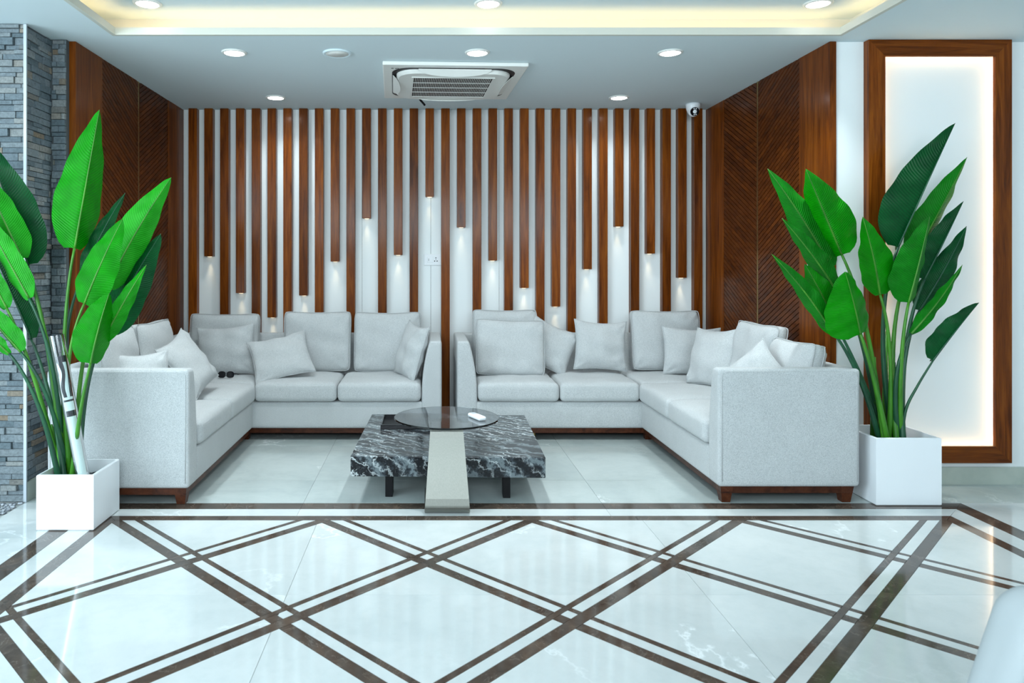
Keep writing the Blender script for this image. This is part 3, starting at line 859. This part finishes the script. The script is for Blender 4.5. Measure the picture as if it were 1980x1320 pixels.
# left sofa
big('large back cushion in the corner of the left sofa behind a small pillow', 434, 663, 5.70, seed=1, w_=0.55)
small('upright small pillow in the left sofa corner just behind the sunglasses', 436, 677, 5.52, w_=0.44, h_=0.39, lean=14, roll=-5, seed=2)
small('small pillow slumped flat between the two middle seats of the left sofa', 543, 689, 5.42, w_=0.44, h_=0.38, th=0.12, yaw=8, lean=40, roll=-14, seed=3)
big('large back cushion in the middle of the left sofa, behind the slumped pillow', 614, 659, 5.71, seed=4)
big('large back cushion next to the end arm of the left sofa', 750, 660, 5.71, seed=5)
small('small pillow turned edge-on against the end arm of the left sofa', 795, 678, 5.46, yaw=-66, lean=16, roll=4, th=0.14, w_=0.40, h_=0.43, seed=6)
big('large back cushion leaning on the wooden side wall end, farther of two, left sofa', 298, 690, 4.72, yaw=88, lean=9, seed=7, w_=0.52)
big('large back cushion nearest the near arm of the left sofa, partly behind leaves', 224, 711, 4.22, yaw=88, lean=9, seed=8, w_=0.46)
small('small pillow tipped sideways on the left side seat of the left sofa', 364, 702, 4.62, yaw=78, lean=33, roll=-16, th=0.14, w_=0.42, h_=0.40, seed=9)
small('small pillow whose top corners just peek over the near arm of the left sofa', 274, 738, 4.15, yaw=22, lean=22, roll=-3, w_=0.31, h_=0.36, seed=10)
# right sofa
big('large back cushion at the end arm of the right sofa, hindmost of two', 976, 655, 5.73, seed=11, side='right', w_=0.52)
big('large cushion at the end arm of the right sofa, foremost of two', 986, 671, 5.55, seed=12, side='right', lean=13, roll=1.5, h_=0.44)
small('small pillow half hidden behind the foremost large cushion of the right sofa', 1062, 668, 5.65, seed=13, side='right', roll=24, lean=18, w_=0.39, h_=0.37)
small('upright small pillow standing alone in the middle of the right sofa', 1161, 667, 5.62, seed=14, side='right', lean=12, roll=3, w_=0.41, h_=0.39)
big('large back cushion in the corner of the right sofa', 1286, 657, 5.71, seed=15, side='right', w_=0.55)
small('small pillow in front of the large corner cushion of the right sofa', 1338, 678, 5.50, seed=16, side='right', w_=0.44, h_=0.37, lean=14, roll=2, yaw=-4)
small('small pillow turned edge-on beside the near arm of the right sofa', 1377, 690, 5.02, seed=17, side='right', yaw=-70, lean=18, roll=-4, w_=0.40, h_=0.42, th=0.15)
big('large back cushion by the right side wall, farther of two on the right sofa', 1463, 694, 4.65, seed=18, side='right', yaw=-88, lean=9, w_=0.54)
big('large back cushion by the near arm of the right sofa under the plant leaves', 1530, 724, 4.17, seed=19, side='right', yaw=-85, lean=14, w_=0.42, h_=0.41)
small('small pillow showing only one pointed corner above the near arm of the right sofa', 1466, 726, 4.18, seed=20, side='right', yaw=-48, lean=16, roll=45, w_=0.31, h_=0.31, th=0.12)

# ------------------------------------------------------------------ sunglasses on the left sofa
c0 = Vector((-1.47, 5.30, 0.437))
t = thing('sunglasses', 'black sunglasses lying on the left sofa seat in front of a pillow', 'sunglasses', c0)
for sx_ in (-1, 1):
    V, Fc = [], []
    n = 20
    for d in (0, 0.003):
        for k in range(n):
            a = 2 * math.pi * k / n
            rx, rz = 0.026, 0.024
            x = math.copysign(abs(math.cos(a)) ** 0.75, math.cos(a)) * rx; z = math.copysign(abs(math.sin(a)) ** 0.75, math.sin(a)) * rz
            if z < 0: z *= 0.8
            V.append((c0.x + sx_ * 0.031 + x, c0.y + d + (z + 0.02) * 0.2, c0.z + 0.020 + z))
    Fc = [tuple(range(n)), tuple(reversed(range(n, 2 * n)))] + [((k + 1) % n, k, k + n, (k + 1) % n + n) for k in range(n)]
    ln = obj('lens', V, Fc, M['black_gloss'], t)
    obj('rim', *closed_tube([Vector(v) + Vector((0, 0.0015, 0)) for v in V[:n]], 0.0022), M['black'], t, True)
    obj('temple', *tube([c0 + Vector((sx_ * 0.058, 0.006, 0.030)), c0 + Vector((sx_ * 0.062, 0.07, 0.020)), c0 + Vector((sx_ * 0.060, 0.12, 0.004))], 0.0022), M['black'], t, True)
obj('bridge', *tube([c0 + Vector((-0.006, 0.004, 0.012)), c0 + Vector((0, 0.001, 0.014)), c0 + Vector((0.006, 0.004, 0.012))], 0.0022), M['black'], t, True)

# ------------------------------------------------------------------ marble coffee table
tc = Vector((0.128, 4.38, 0)); ang = R(-1.8)
def rotz(v, c=tc, a=ang):
    x, y = v[0] - c.x, v[1] - c.y
    return (c.x + x * math.cos(a) - y * math.sin(a), c.y + x * math.sin(a) + y * math.cos(a), v[2])
def rverts(vf): return [rotz(v) for v in vf[0]], vf[1]
t = thing('coffee_table', 'low square coffee table of black white-veined marble between the sofas', 'table', tc)
hw, hd = 0.518, 0.535
obj('table_top', *rverts(rbox(tc.x - hw, tc.x + hw, tc.y - hd, tc.y + hd, 0.137, 0.247, 0.004, 2, (1, 1, 1))), M['black_marble'], t)
for lx in (-0.32, 0.32):
    for ly in (-0.40, 0.40):
        obj('leg', *rverts(rbox(tc.x + lx - 0.020, tc.x + lx + 0.020, tc.y + ly - 0.045, tc.y + ly + 0.045, 0.0008, 0.1365, 0.002, 1, (1, 1, 1))), M['black'], t)
    obj('rail', *rverts(box(tc.x + lx - 0.012, tc.x + lx + 0.012, tc.y - 0.36, tc.y + 0.36, 0.115, 0.1362)), M['black'], t)
# tray
tx0, tx1, ty0, ty1, tz = -0.285, 0.035, 4.47, 4.78, 0.2475
t = thing('serving_tray', 'black shallow tray on the marble table under the round glass', 'tray', ((tx0 + tx1) / 2, (ty0 + ty1) / 2, tz))
obj('tray_base', *box(tx0, tx1, ty0, ty1, tz, tz + 0.004), M['black'], t)
for b_ in (box(tx0, tx1, ty0, ty0 + 0.008, tz + .004, tz + 0.03), box(tx0, tx1, ty1 - 0.008, ty1, tz + .004, tz + 0.03), box(tx0, tx0 + 0.008, ty0 + .008, ty1 - .008, tz + .004, tz + 0.03), box(tx1 - 0.008, tx1, ty0 + .008, ty1 - .008, tz + .004, tz + 0.03)):
    obj('tray_wall', *b_, M['black_gloss'], t)

# ------------------------------------------------------------------ glass side table
gz = 0.42; gh = CAM_H - gz
gcx, gcy, gr = (863.5 - VX) * gh * 4.73 / F_PX, 4.755 * gh - 0.01, 0.343 * gh
t = thing('side_table', 'round smoked glass side table on a bent brushed steel leg', 'table', (gcx, gcy - 0.2, 0))
obj('glass_top', *lathe([(gr - 0.003, 0), (gr, 0.003), (gr, 0.007), (gr - 0.003, 0.010)], (gcx, gcy, gz - 0.010), 96), M['glass'], t)
# bent steel strip: foot plate, rounded heel, leaning upright, top plate
path = [(gcy + 0.05, 0.006), (3.80, 0.006), (3.70, 0.006)]
for k in range(1, 9):
    a = R(270 - 11 * k * 1.0 * 1.05); path.append((3.70 + 0.040 * math.cos(a), 0.046 + 0.040 * math.sin(a)))
yt = 3.80
path += [(3.667, 0.08), (3.69, 0.15), (3.735, 0.28), (3.765, 0.365), (3.772, 0.395)]
path += [(3.785, 0.4035), (3.82, 0.4045), (gcy - 0.03, 0.4045)]
V, Fc = [], []
thk = 0.006
for i, (y, z) in enumerate(path):
    y0, z0 = path[max(i - 1, 0)]; y1, z1 = path[min(i + 1, len(path) - 1)]
    d = Vector((y1 - y0, z1 - z0)).normalized(); nn = Vector((-d.y, d.x))
    k = max(0, min(1, z / 0.40)); hwid = 0.116 - 0.030 * k
    for s in (-1, 1):
        for e_ in (-1, 1):
            V.append((gcx - 0.006 + s * hwid, y + nn.x * thk / 2 * e_, z + nn.y * thk / 2 * e_))
for i in range(len(path) - 1):
    a, b = i * 4, i * 4 + 4
    for (p, q) in ((0, 1), (1, 3), (3, 2), (2, 0)):
        Fc.append((a + p, a + q, b + q, b + p))
Fc += [(0, 2, 3, 1), tuple(len(V) - 4 + k for k in (0, 1, 3, 2))]
obj('steel_leg', V, Fc, M['steel'], t)
# remote control
rc = Vector((P(922, 801, 3.98).x, 3.98, gz + 0.0005))
t = thing('remote_control', 'white remote control lying on the round glass table', 'remote', rc)
def rr_(vf, a=R(24)):
    out = []
    for v in vf[0]:
        x, y = v[0] - rc.x, v[1] - rc.y
        out.append((rc.x + x * math.cos(a) - y * math.sin(a), rc.y + x * math.sin(a) + y * math.cos(a), v[2]))
    return out, vf[1]
obj('casing', *rr_(rbox(rc.x - 0.024, rc.x + 0.024, rc.y - 0.068, rc.y + 0.068, rc.z, rc.z + 0.022, 0.010, 4, (2, 4, 1))), M['planter'], t, True)
obj('display', *rr_(rbox(rc.x - 0.015, rc.x + 0.015, rc.y + 0.02, rc.y + 0.052, rc.z + 0.0215, rc.z + 0.0226, 0.0005, 1, (1, 1, 1))), M['metal_trim'], t)

# ------------------------------------------------------------------ plants
def bez(p0, p1, p2, n):
    return [p0 * (1 - t) ** 2 + p1 * 2 * t * (1 - t) + p2 * t * t for t in [k / n for k in range(n + 1)]]
def leaf(t, base, tip, Yb, Yt, wl, wr, mat, bend=0.0, arch=0.03, seed=0, blunt=0.8, dsg=1):
    rr = random.Random(seed * 13 + 1)
    b, e = P(base[0], base[1], Yb), P(tip[0], tip[1], Yt)
    ax = e - b; L = ax.length
    d = Vector((ax.x, 0, ax.z)).normalized()
    nl = Vector((-d.z, 0, d.x))              # to the left of base->tip, in the picture's sense
    ctrl = (b + e) / 2 + nl * bend * L + Vector((0, -arch, 0))
    n = 30
    mid = bez(b, ctrl, e, n)
    px2m = (Yb + Yt) / 2 / F_PX
    WL, WR = wl * px2m, wr * px2m
    W = max(WL, WR)
    DL_, DR_ = math.sqrt(max(0, W * W - WL * WL)), math.sqrt(max(0, W * W - WR * WR))
    DL_ = max(DL_, 0.22 * W) * dsg; DR_ = max(DR_, 0.22 * W) * dsg
    V, Fc, UV = [], [], []
    cs = 6
    p1, p2, p3 = rr.uniform(0, 6), rr.uniform(0, 6), rr.uniform(0, 6)
    for i, m in enumerate(mid):
        s = i / n
        ww = max(0.0, math.sin(math.pi * min(1.0, (0.015 + 0.985 * s)) ** 0.60)) ** blunt
        if i == n: ww = 0.0
        for k in range(-cs, cs + 1):
            u = k / cs; au = abs(u)
            if u < 0: off = nl * WL * au * ww; dep = DL_ * ww * (au ** 1.25)
            else: off = -nl * WR * au * ww; dep = DR_ * ww * (au ** 1.25)
            rip = 0.006 * au * au * math.sin(17 * s + p1 + 2 * u) + 0.004 * au * math.sin(31 * s + p2 - 3 * u)
            back = d * (-0.05 * W * au * au)      # lobes drop a little behind the stalk joint
            V.append(m + off + Vector((0, dep + rip * min(1, ww * 2), 0)) + back * (1 - s)); UV.append((u, s))
    for i in range(n):
        for k in range(2 * cs):
            a = i * (2 * cs + 1) + k
            Fc.append((a, a + 1, a + 2 * cs + 2, a + 2 * cs + 1))
    o = obj('leaf', V, Fc, M[mat], t, True, UV)
    mr = [p + Vector((0, 0.001, 0)) for p in mid]
    obj('midrib', *tube(mr, [0.0055 * (1 - 0.75 * k / n) for k in range(n + 1)], 8), M['stalk_g'] if mat != 'leaf_d' else M['stalk_d'], o, True)
    return b, d
def stalk(t, root, b, d, mat, r0=0.014, r1=0.006, via=None, k=0.35):
    root = Vector(root)
    L = (b - root).length
    dirn = Vector((d.x, 0, d.z))
    if via is None:
        ctrl = b - dirn * L * k
        pts = bez(root, ctrl, b, 16)
    else:
        pts = []
        ks = [root] + [Vector(v) for v in via] + [b]
        m = len(ks) - 1
        for i in range(m):
            q0 = ks[max(i - 1, 0)]; q1 = ks[i]; q2 = ks[i + 1]; q3 = ks[min(i + 2, m)]
            for j in range(7):
                s = j / 7
                pts.append(0.5 * ((2 * q1) + (q2 - q0) * s + (2 * q0 - 5 * q1 + 4 * q2 - q3) * s * s + (3 * q1 - q0 - 3 * q2 + q3) * s ** 3))
        pts.append(b)
    m = len(pts) - 1
    obj('stalk', *tube(pts, [r0 + (r1 - r0) * (i / m) ** 0.7 for i in range(m + 1)], 10), M[mat], t, True)

def planter(t, x0, x1, y0, y1, h, soil_z):
    w_ = 0.012
    def ring(z, a): return [(x0 + a, y0 + a, z), (x1 - a, y0 + a, z), (x1 - a, y1 - a, z), (x0 + a, y1 - a, z)]
    V = ring(0.001, 0.006) + ring(0.006, 0.0) + ring(h - 0.004, 0.0) + ring(h, 0.004) + ring(h, w_) + ring(soil_z - 0.02, w_)
    Fc = [(3, 2, 1, 0)]
    for r_ in range(5):
        for k in range(4):
            a, b = r_ * 4 + k, r_ * 4 + (k + 1) % 4; Fc.append((a, b, b + 4, a + 4))
    Fc.append((20, 21, 22, 23))
    obj('planter', V, Fc, M['planter'], t)
    n = 14; V, Fc = [], []
    rr = random.Random(2)
    for i in range(n + 1):
        for j in range(n + 1):
            V.append((x0 + w_ + (x1 - x0 - 2 * w_) * i / n, y0 + w_ + (y1 - y0 - 2 * w_) * j / n, soil_z + rr.uniform(-0.008, 0.008)))
    for i in range(n):
        for j in range(n):
            a = i * (n + 1) + j; Fc.append((a, a + n + 1, a + n + 2, a + 1))
    obj('soil', V, Fc, M['soil'], t, True)

# right plant
px0, px1, py0, py1 = 2.359, 2.703, 3.80, 4.122
t = thing('potted_plant', 'bird of paradise plant in a white square planter beside the lit frame', 'potted plant', ((px0 + px1) / 2, (py0 + py1) / 2, 0), 'potted plants flanking the sofas')
planter(t, px0, px1, py0, py1, 0.356, 0.27)
RL = [  # base, tip, Yb, Yt, wl, wr, material, bend, root px, stalk material
    ((1628, 493), (1558, 326), 3.92, 3.86, 12, 58, 'leaf_b', 0.03, (1700, 'stalk_g'), .86),
    ((1607, 517), (1484, 326), 3.96, 3.96, 14, 36, 'leaf_m', -0.02, (1695, 'stalk_d'), .85),
    ((1616, 560), (1512, 422), 3.90, 3.86, 8, 26, 'leaf_m', -0.02, (1705, 'stalk_g'), .85),
    ((1606, 636), (1492, 491), 3.84, 3.80, 9, 22, 'leaf_m', -0.03, (1698, 'stalk_d'), .85),
    ((1626, 646), (1556, 510), 3.90, 3.88, 22, 36, 'leaf_b', 0.0, (1710, 'stalk_d'), .8),
    ((1664, 646), (1634, 525), 3.80, 3.74, 58, 44, 'leaf_b', 0.02, (1712, 'stalk_g'), .62),
    ((1702, 570), (1668, 419), 3.86, 3.80, 6, 44, 'leaf_b', 0.0, (1708, 'stalk_g'), .85),
    ((1737, 478), (1847, 238), 3.88, 3.86, 58, 22, 'leaf_d', 0.03, (1722, 'stalk_d'), .8),
    ((1764, 505), (1870, 304), 3.98, 3.96, 36, 26, 'leaf_m', 0.02, (1728, 'stalk_g'), .85),
    ((1757, 585), (1798, 419), 3.82, 3.80, 44, 30, 'leaf_m', 0.03, (1735, 'stalk_g'), .72),
    ((1788, 540), (1863, 389), 3.94, 3.94, 32, 9, 'leaf_d', 0.03, (1738, 'stalk_d'), .85),
    ((1778, 600), (1869, 437), 3.94, 3.92, 22, 26, 'leaf_d', 0.0, (1740, 'stalk_d'), .85),
    ((1762, 645), (1861, 512), 3.84, 3.82, 10, 14, 'leaf_m', -0.02, (1732, 'stalk_d'), .85),
]
for i, (bp, tp, Yb, Yt, wl, wr, mt, bd, (rx, sm), bl_) in enumerate(RL):
    b, d = leaf(t, bp, tp, Yb, Yt, wl, wr, mt, bd, 0.03, i + 20, bl_)
    Yr = 3.93 + 0.05 * math.sin(i * 2.1)
    stalk(t, ((rx + 8 - VX) * Yr / F_PX, Yr, 0.255), b, d, sm, 0.017, 0.0065)
b, d = leaf(t, (1804, 697), (1893, 585), 3.86, 3.84, 30, 9, 'leaf_d', 0.05, 0.02, 40, 0.7)
stalk(t, (P(1742, 850, 3.90).x, 3.90, 0.255), b, d, 'stalk_d', 0.011, 0.0045, via=[P(1750, 797, 3.89), P(1774, 746, 3.87)])
for (x_, top, rr0) in ((1690, 690, 0.02), (1712, 640, 0.018), (1728, 700, 0.02), (1742, 660, 0.016)):   # sheathing stems
    obj('stem', *tube([(P(x_ + 4, 860, 3.96).x, 3.98, 0.25), (P(x_, 760, 3.97).x, 3.97, CAM_H - 250 * 3.97 / F_PX), (P(x_ + 2, top, 3.96).x, 3.96, CAM_H - (top - VY) * 3.96 / F_PX)], [rr0, rr0 * 0.8, 0.004], 10), M['stalk_g'] if x_ < 1720 else M['stalk_d'], t, True)

# left plant
qx0, qx1, qy0, qy1 = -1.858, -1.585, 3.446, 3.735
t = thing('potted_plant', 'bird of paradise plant in a white square planter beside the stone wall', 'potted plant', ((qx0 + qx1) / 2, (qy0 + qy1) / 2, 0), 'potted plants flanking the sofas')
planter(t, qx0, qx1, qy0, qy1, 0.265, 0.20)
LLf = [
    ((144, 480), (192, 212), 3.60, 3.56, 64, 6, 'leaf_b', -0.02, (130, 'stalk_g'), .78),
    ((208, 556), (331, 343), 3.66, 3.64, 46, 20, 'leaf_l', 0.03, (150, 'stalk_g'), .72),
    ((206, 640), (311, 452), 3.74, 3.72, 34, 40, 'leaf_d', 0.02, (155, 'stalk_d'), .72),
    ((197, 662), (283, 512), 3.56, 3.54, 20, 18, 'leaf_b', 0.0, (150, 'stalk_d'), .85),
    ((163, 587), (237, 423), 3.52, 3.50, 36, 36, 'leaf_b', 0.0, (138, 'stalk_g'), .72),
    ((175, 703), (211, 567), 3.46, 3.46, 50, 7, 'leaf_b', 0.0, (140, 'stalk_g'), .62),
    ((160, 535), (242, 373), 3.70, 3.70, 20, 16, 'leaf_d', 0.03, (145, 'stalk_d'), .85),
    ((54, 512), (-30, 270), 3.66, 3.66, 22, 50, 'leaf_d', -0.04, (118, 'stalk_d'), .75),
    ((42, 500), (-45, 315), 3.56, 3.56, 34, 24, 'leaf_l', -0.03, (120, 'stalk_g'), .75),
    ((56, 577), (-46, 392), 3.50, 3.50, 22, 26, 'leaf_l', -0.03, (124, 'stalk_d'), .75),
    ((60, 655), (-36, 440), 3.58, 3.58, 12, 30, 'leaf_d', -0.04, (128, 'stalk_d'), .75),
    ((13, 596), (-60, 450), 3.48, 3.48, 20, 20, 'leaf_l', -0.03, (122, 'stalk_g'), .75),
    ((40, 681), (-60, 570), 3.46, 3.46, 14, 26, 'leaf_l', -0.05, (134, 'stalk_d'), .75),
    ((18, 684), (-60, 600), 3.44, 3.42, 12, 12, 'leaf_l', 0.0, (118, 'stalk_d'), .8),
]
for i, (bp, tp, Yb, Yt, wl, wr, mt, bd, (rx, sm), bl_) in enumerate(LLf):
    b, d = leaf(t, bp, tp, Yb, Yt, wl, wr, mt, bd, 0.03, i + 60, bl_)
    Yr = 3.58 + 0.045 * math.sin(i * 2.3)
    stalk(t, ((rx - 2 - VX) * Yr / F_PX, Yr, 0.19), b, d, sm, 0.015, 0.006)
for (x_, top, rr0) in ((112, 820, 0.017), (124, 780, 0.018), (136, 760, 0.016)):
    obj('stem', *tube([(P(x_, 920, 3.58).x, 3.58, 0.19), (P(x_ - 4, 870, 3.58).x, 3.575, CAM_H - 350 * 3.58 / F_PX), (P(x_ - 12, top, 3.57).x, 3.57, CAM_H - (top - VY) * 3.57 / F_PX)], [rr0, rr0 * 0.8, 0.004], 10), M['stalk_g'], t, True)

# rolled printed sheet in a clear sleeve, stuck in the left planter
ax0, ax1 = P(163, 935, 3.505), P(109, 648, 3.52)
t = thing('poster_roll', 'rolled printed sheet in a clear plastic sleeve stuck in the left planter', 'paper roll', ax0)
def roll(a, b, r0, r1, n=28, m=24, cap=False):
    V, Fc, UV = [], [], []
    ax = (b - a).normalized(); s1 = ax.cross(Vector((0, 1, 0))).normalized(); s2 = s1.cross(ax).normalized()
    for i in range(m + 1):
        s = i / m; c_ = a + (b - a) * s; r_ = r0 + (r1 - r0) * s
        for k in range(n + 1):
            an = 2 * math.pi * k / n + math.pi / 2
            V.append(c_ + (s1 * math.cos(an) + s2 * math.sin(an)) * r_); UV.append((k / n, s))
    for i in range(m):
        for k in range(n):
            q_ = i * (n + 1) + k; Fc.append((q_, q_ + 1, q_ + n + 2, q_ + n + 1))
    return V, Fc, UV
V, Fc, UV = roll(ax0, ax0 + (ax1 - ax0) * 0.86, 0.026, 0.029)
obj('printed_sheet', V, Fc, M['poster'], t, True, UV)
V, Fc, UV = roll(ax0, ax1, 0.030, 0.0345)
obj('sleeve', V, Fc, M['film'], t, True, UV)

# ------------------------------------------------------------------ cassette air conditioner
ac = Vector((0.165, 5.045, ZC)); aa = R(2.6)
def ra(vf):
    out = []
    for v in vf[0]:
        x, y = v[0], v[1]
        out.append((ac.x + x * math.cos(aa) - y * math.sin(aa), ac.y + x * math.sin(aa) + y * math.cos(aa), ac.z + v[2]))
    return out, vf[1]
t = thing('air_conditioner', 'square white cassette air conditioner set in the ceiling above the sofas', 'air conditioner', (ac.x, ac.y, ac.z - 0.06))
H = 0.465
obj('panel', *ra(rbox(-H, H, -H, H, -0.026, -0.0005, 0.008, 2, (1, 1, 1))), M['plastic'], t)
def rounded(hx, rad, z0, z1, n=10):
    V = []
    pts = []
    for cx, cy, a0 in ((hx - rad, hx - rad, 0), (-hx + rad, hx - rad, 90), (-hx + rad, -hx + rad, 180), (hx - rad, -hx + rad, 270)):
        for k in range(n + 1):
            a = R(a0 + 90 * k / n); pts.append((cx + rad * math.cos(a), cy + rad * math.sin(a)))
    m = len(pts)
    for sc, z in ((1.0, z0), (1.0, (z0 + z1) / 2), (0.965, z1)):
        V += [(p[0] * sc, p[1] * sc, z) for p in pts]
    Fc = [tuple(range(m)), tuple(reversed(range(2 * m, 3 * m)))]
    for r_ in range(2):
        for k in range(m):
            Fc.append((r_ * m + (k + 1) % m, r_ * m + k, (r_ + 1) * m + k, (r_ + 1) * m + (k + 1) % m))
    return V, Fc
obj('air_slot', *ra(rounded(0.405, 0.13, -0.026, -0.028)), M['black'], t)
obj('body', *ra(rounded(0.375, 0.13, -0.026, -0.052)), M['plastic'], t, False)
fr = join(box(-0.275, 0.275, -0.275, -0.262, -0.0565, -0.052), box(-0.275, 0.275, 0.262, 0.275, -0.0565, -0.052), box(-0.275, -0.262, -0.262, 0.262, -0.0565, -0.052), box(0.262, 0.275, -0.262, 0.262, -0.0565, -0.052))
gr_ = obj('grille', *ra(box(-0.262, 0.262, -0.262, 0.262, -0.0535, -0.0522)), M['black'], t)
obj('grille_frame', *ra(fr), M['plastic'], gr_)
bars = [box(-0.262 + 0.0119 * k - 0.0014, -0.262 + 0.0119 * k + 0.0014, -0.262, 0.262, -0.0552, -0.0535) for k in range(1, 44)] + [box(-0.262, 0.262, -0.262 + 0.131 * k - 0.006, -0.262 + 0.131 * k + 0.006, -0.0556, -0.0535) for k in range(1, 4)]
obj('grille_bars', *ra(join(*bars)), M['plastic'], gr_)
def louvre(k):
    V, Fc = [], []
    n = 16
    for i in range(n + 1):
        s = -1 + 2 * i / n
        x = s * 0.235; wdt = 0.075 * max(0.0, 1 - s * s) ** 0.6 + 0.012
        for (dy, dz) in ((0.0, 0.0), (wdt * 0.8, -wdt * 0.42)):
            for e_ in (0, 0.004):
                p = (x, -0.400 + dy * 0.75, -0.031 + dz * 0.9 - e_ * 1.0)
                a = k * math.pi / 2
                V.append((p[0] * math.cos(a) - p[1] * math.sin(a), p[0] * math.sin(a) + p[1] * math.cos(a), p[2]))
    for i in range(n):
        a, b = i * 4, i * 4 + 4
        for (p, q_) in ((0, 2), (2, 3), (3, 1), (1, 0)):
            Fc.append((a + p, b + p, b + q_, a + q_))
    Fc += [(0, 1, 3, 2), (n * 4, n * 4 + 2, n * 4 + 3, n * 4 + 1)]
    return V, Fc
for k in range(4): obj('louvre', *ra(louvre(k)), M['plastic'], t)
obj('indicator', *ra(box(-0.41, -0.395, -0.39, -0.378, -0.0266, -0.0258)), M['black'], t)
obj('indicator', *ra(box(-0.385, -0.36, -0.385, -0.373, -0.0266, -0.0258)), M['black'], t)
obj('cable_clip', *ra(tube([(-0.20, 0.375, -0.05), (-0.17, 0.41, -0.075), (-0.16, 0.42, -0.085)], 0.008, 8)), M['black'], t)

# ------------------------------------------------------------------ security camera
cc = Vector((2.13, 5.79, ZC))
t = thing('security_camera', 'small white dome security camera under the ceiling before the last slat', 'camera', (cc.x, cc.y, ZC - 0.11))
obj('base_cone', *lathe([(0.050, -0.0005), (0.057, -0.003), (0.056, -0.02), (0.050, -0.05), (0.040, -0.072), (0.028, -0.086)], cc, 40), M['plastic_cam'], t, True)
dirv = Vector((-0.06, -1, -0.25)).normalized(); ec = cc + Vector((-0.002, -0.014, -0.064))
bm = bmesh.new(); bmesh.ops.create_uvsphere(bm, u_segments=28, v_segments=18, radius=0.043)
bm.transform(Matrix.Translation(ec)); V = [tuple(v.co) for v in bm.verts]; Fc = [tuple(v.index for v in f.verts) for f in bm.faces]; bm.free()
obj('eyeball', V, Fc, M['plastic_cam'], t, True)
s1 = dirv.cross(Vector((0, 0, 1))).normalized(); s2 = s1.cross(dirv).normalized()
def disc(c_, r_, th_, n=28):
    V = [tuple(c_ + (s1 * math.cos(2 * math.pi * k / n) + s2 * math.sin(2 * math.pi * k / n)) * r_ + dirv * h_) for h_ in (0, th_) for k in range(n)]
    return V, [tuple(reversed(range(n))), tuple(range(n, 2 * n))] + [(k, (k + 1) % n, (k + 1) % n + n, k + n) for k in range(n)]
lens_ = obj('lens_face', *disc(ec + dirv * 0.026, 0.034, 0.014), M['black_gloss'], t)
for (a, b) in ((-0.008, 0.022), (0.008, 0.022), (-0.010, -0.022), (0.004, -0.024)):
    obj('led', *disc(ec + dirv * 0.040 + s1 * a + s2 * b, 0.0048, 0.001, 12), M['plastic_cam'], lens_)

# ------------------------------------------------------------------ armchair at the near right edge
ac0 = Vector((1.565, 1.22, 0))
t = thing('armchair', 'pale upholstered armchair cut off by the lower right edge of the picture', 'chair', ac0)
def flare(p):
    k = (0.59 - p.z) / 0.6
    p = p.copy(); c_ = ac0
    p.x = c_.x + (p.x - c_.x) * (1 + 0.5 * k); p.y = c_.y + (p.y - c_.y) * (1 + 0.10 * k)
    return p
obj('backrest', *rbox(ac0.x - 0.36, ac0.x + 0.36, ac0.y + 0.18, ac0.y + 0.34, 0.10, 0.60, 0.06, 5, (8, 3, 8), flare), M['plain_fabric'], t, True)
for s in (-1, 1):
    obj('arm', *rbox(ac0.x + s * 0.29 - 0.07, ac0.x + s * 0.29 + 0.07, ac0.y - 0.34, ac0.y + 0.22, 0.10, 0.54, 0.06, 5, (3, 8, 8), flare), M['plain_fabric'], t, True)
obj('seat', *rbox(ac0.x - 0.23, ac0.x + 0.23, ac0.y - 0.32, ac0.y + 0.19, 0.16, 0.42, 0.05, 4, (8, 8, 4)), M['plain_fabric'], t, True)
for sx_ in (-1, 1):
    for sy_ in (-1, 1):
        obj('leg', *tube([(ac0.x + sx_ * 0.28, ac0.y + sy_ * 0.26, 0.0008), (ac0.x + sx_ * 0.26, ac0.y + sy_ * 0.24, 0.16)], [0.014, 0.022], 10), M['wood_leg'], t, True)
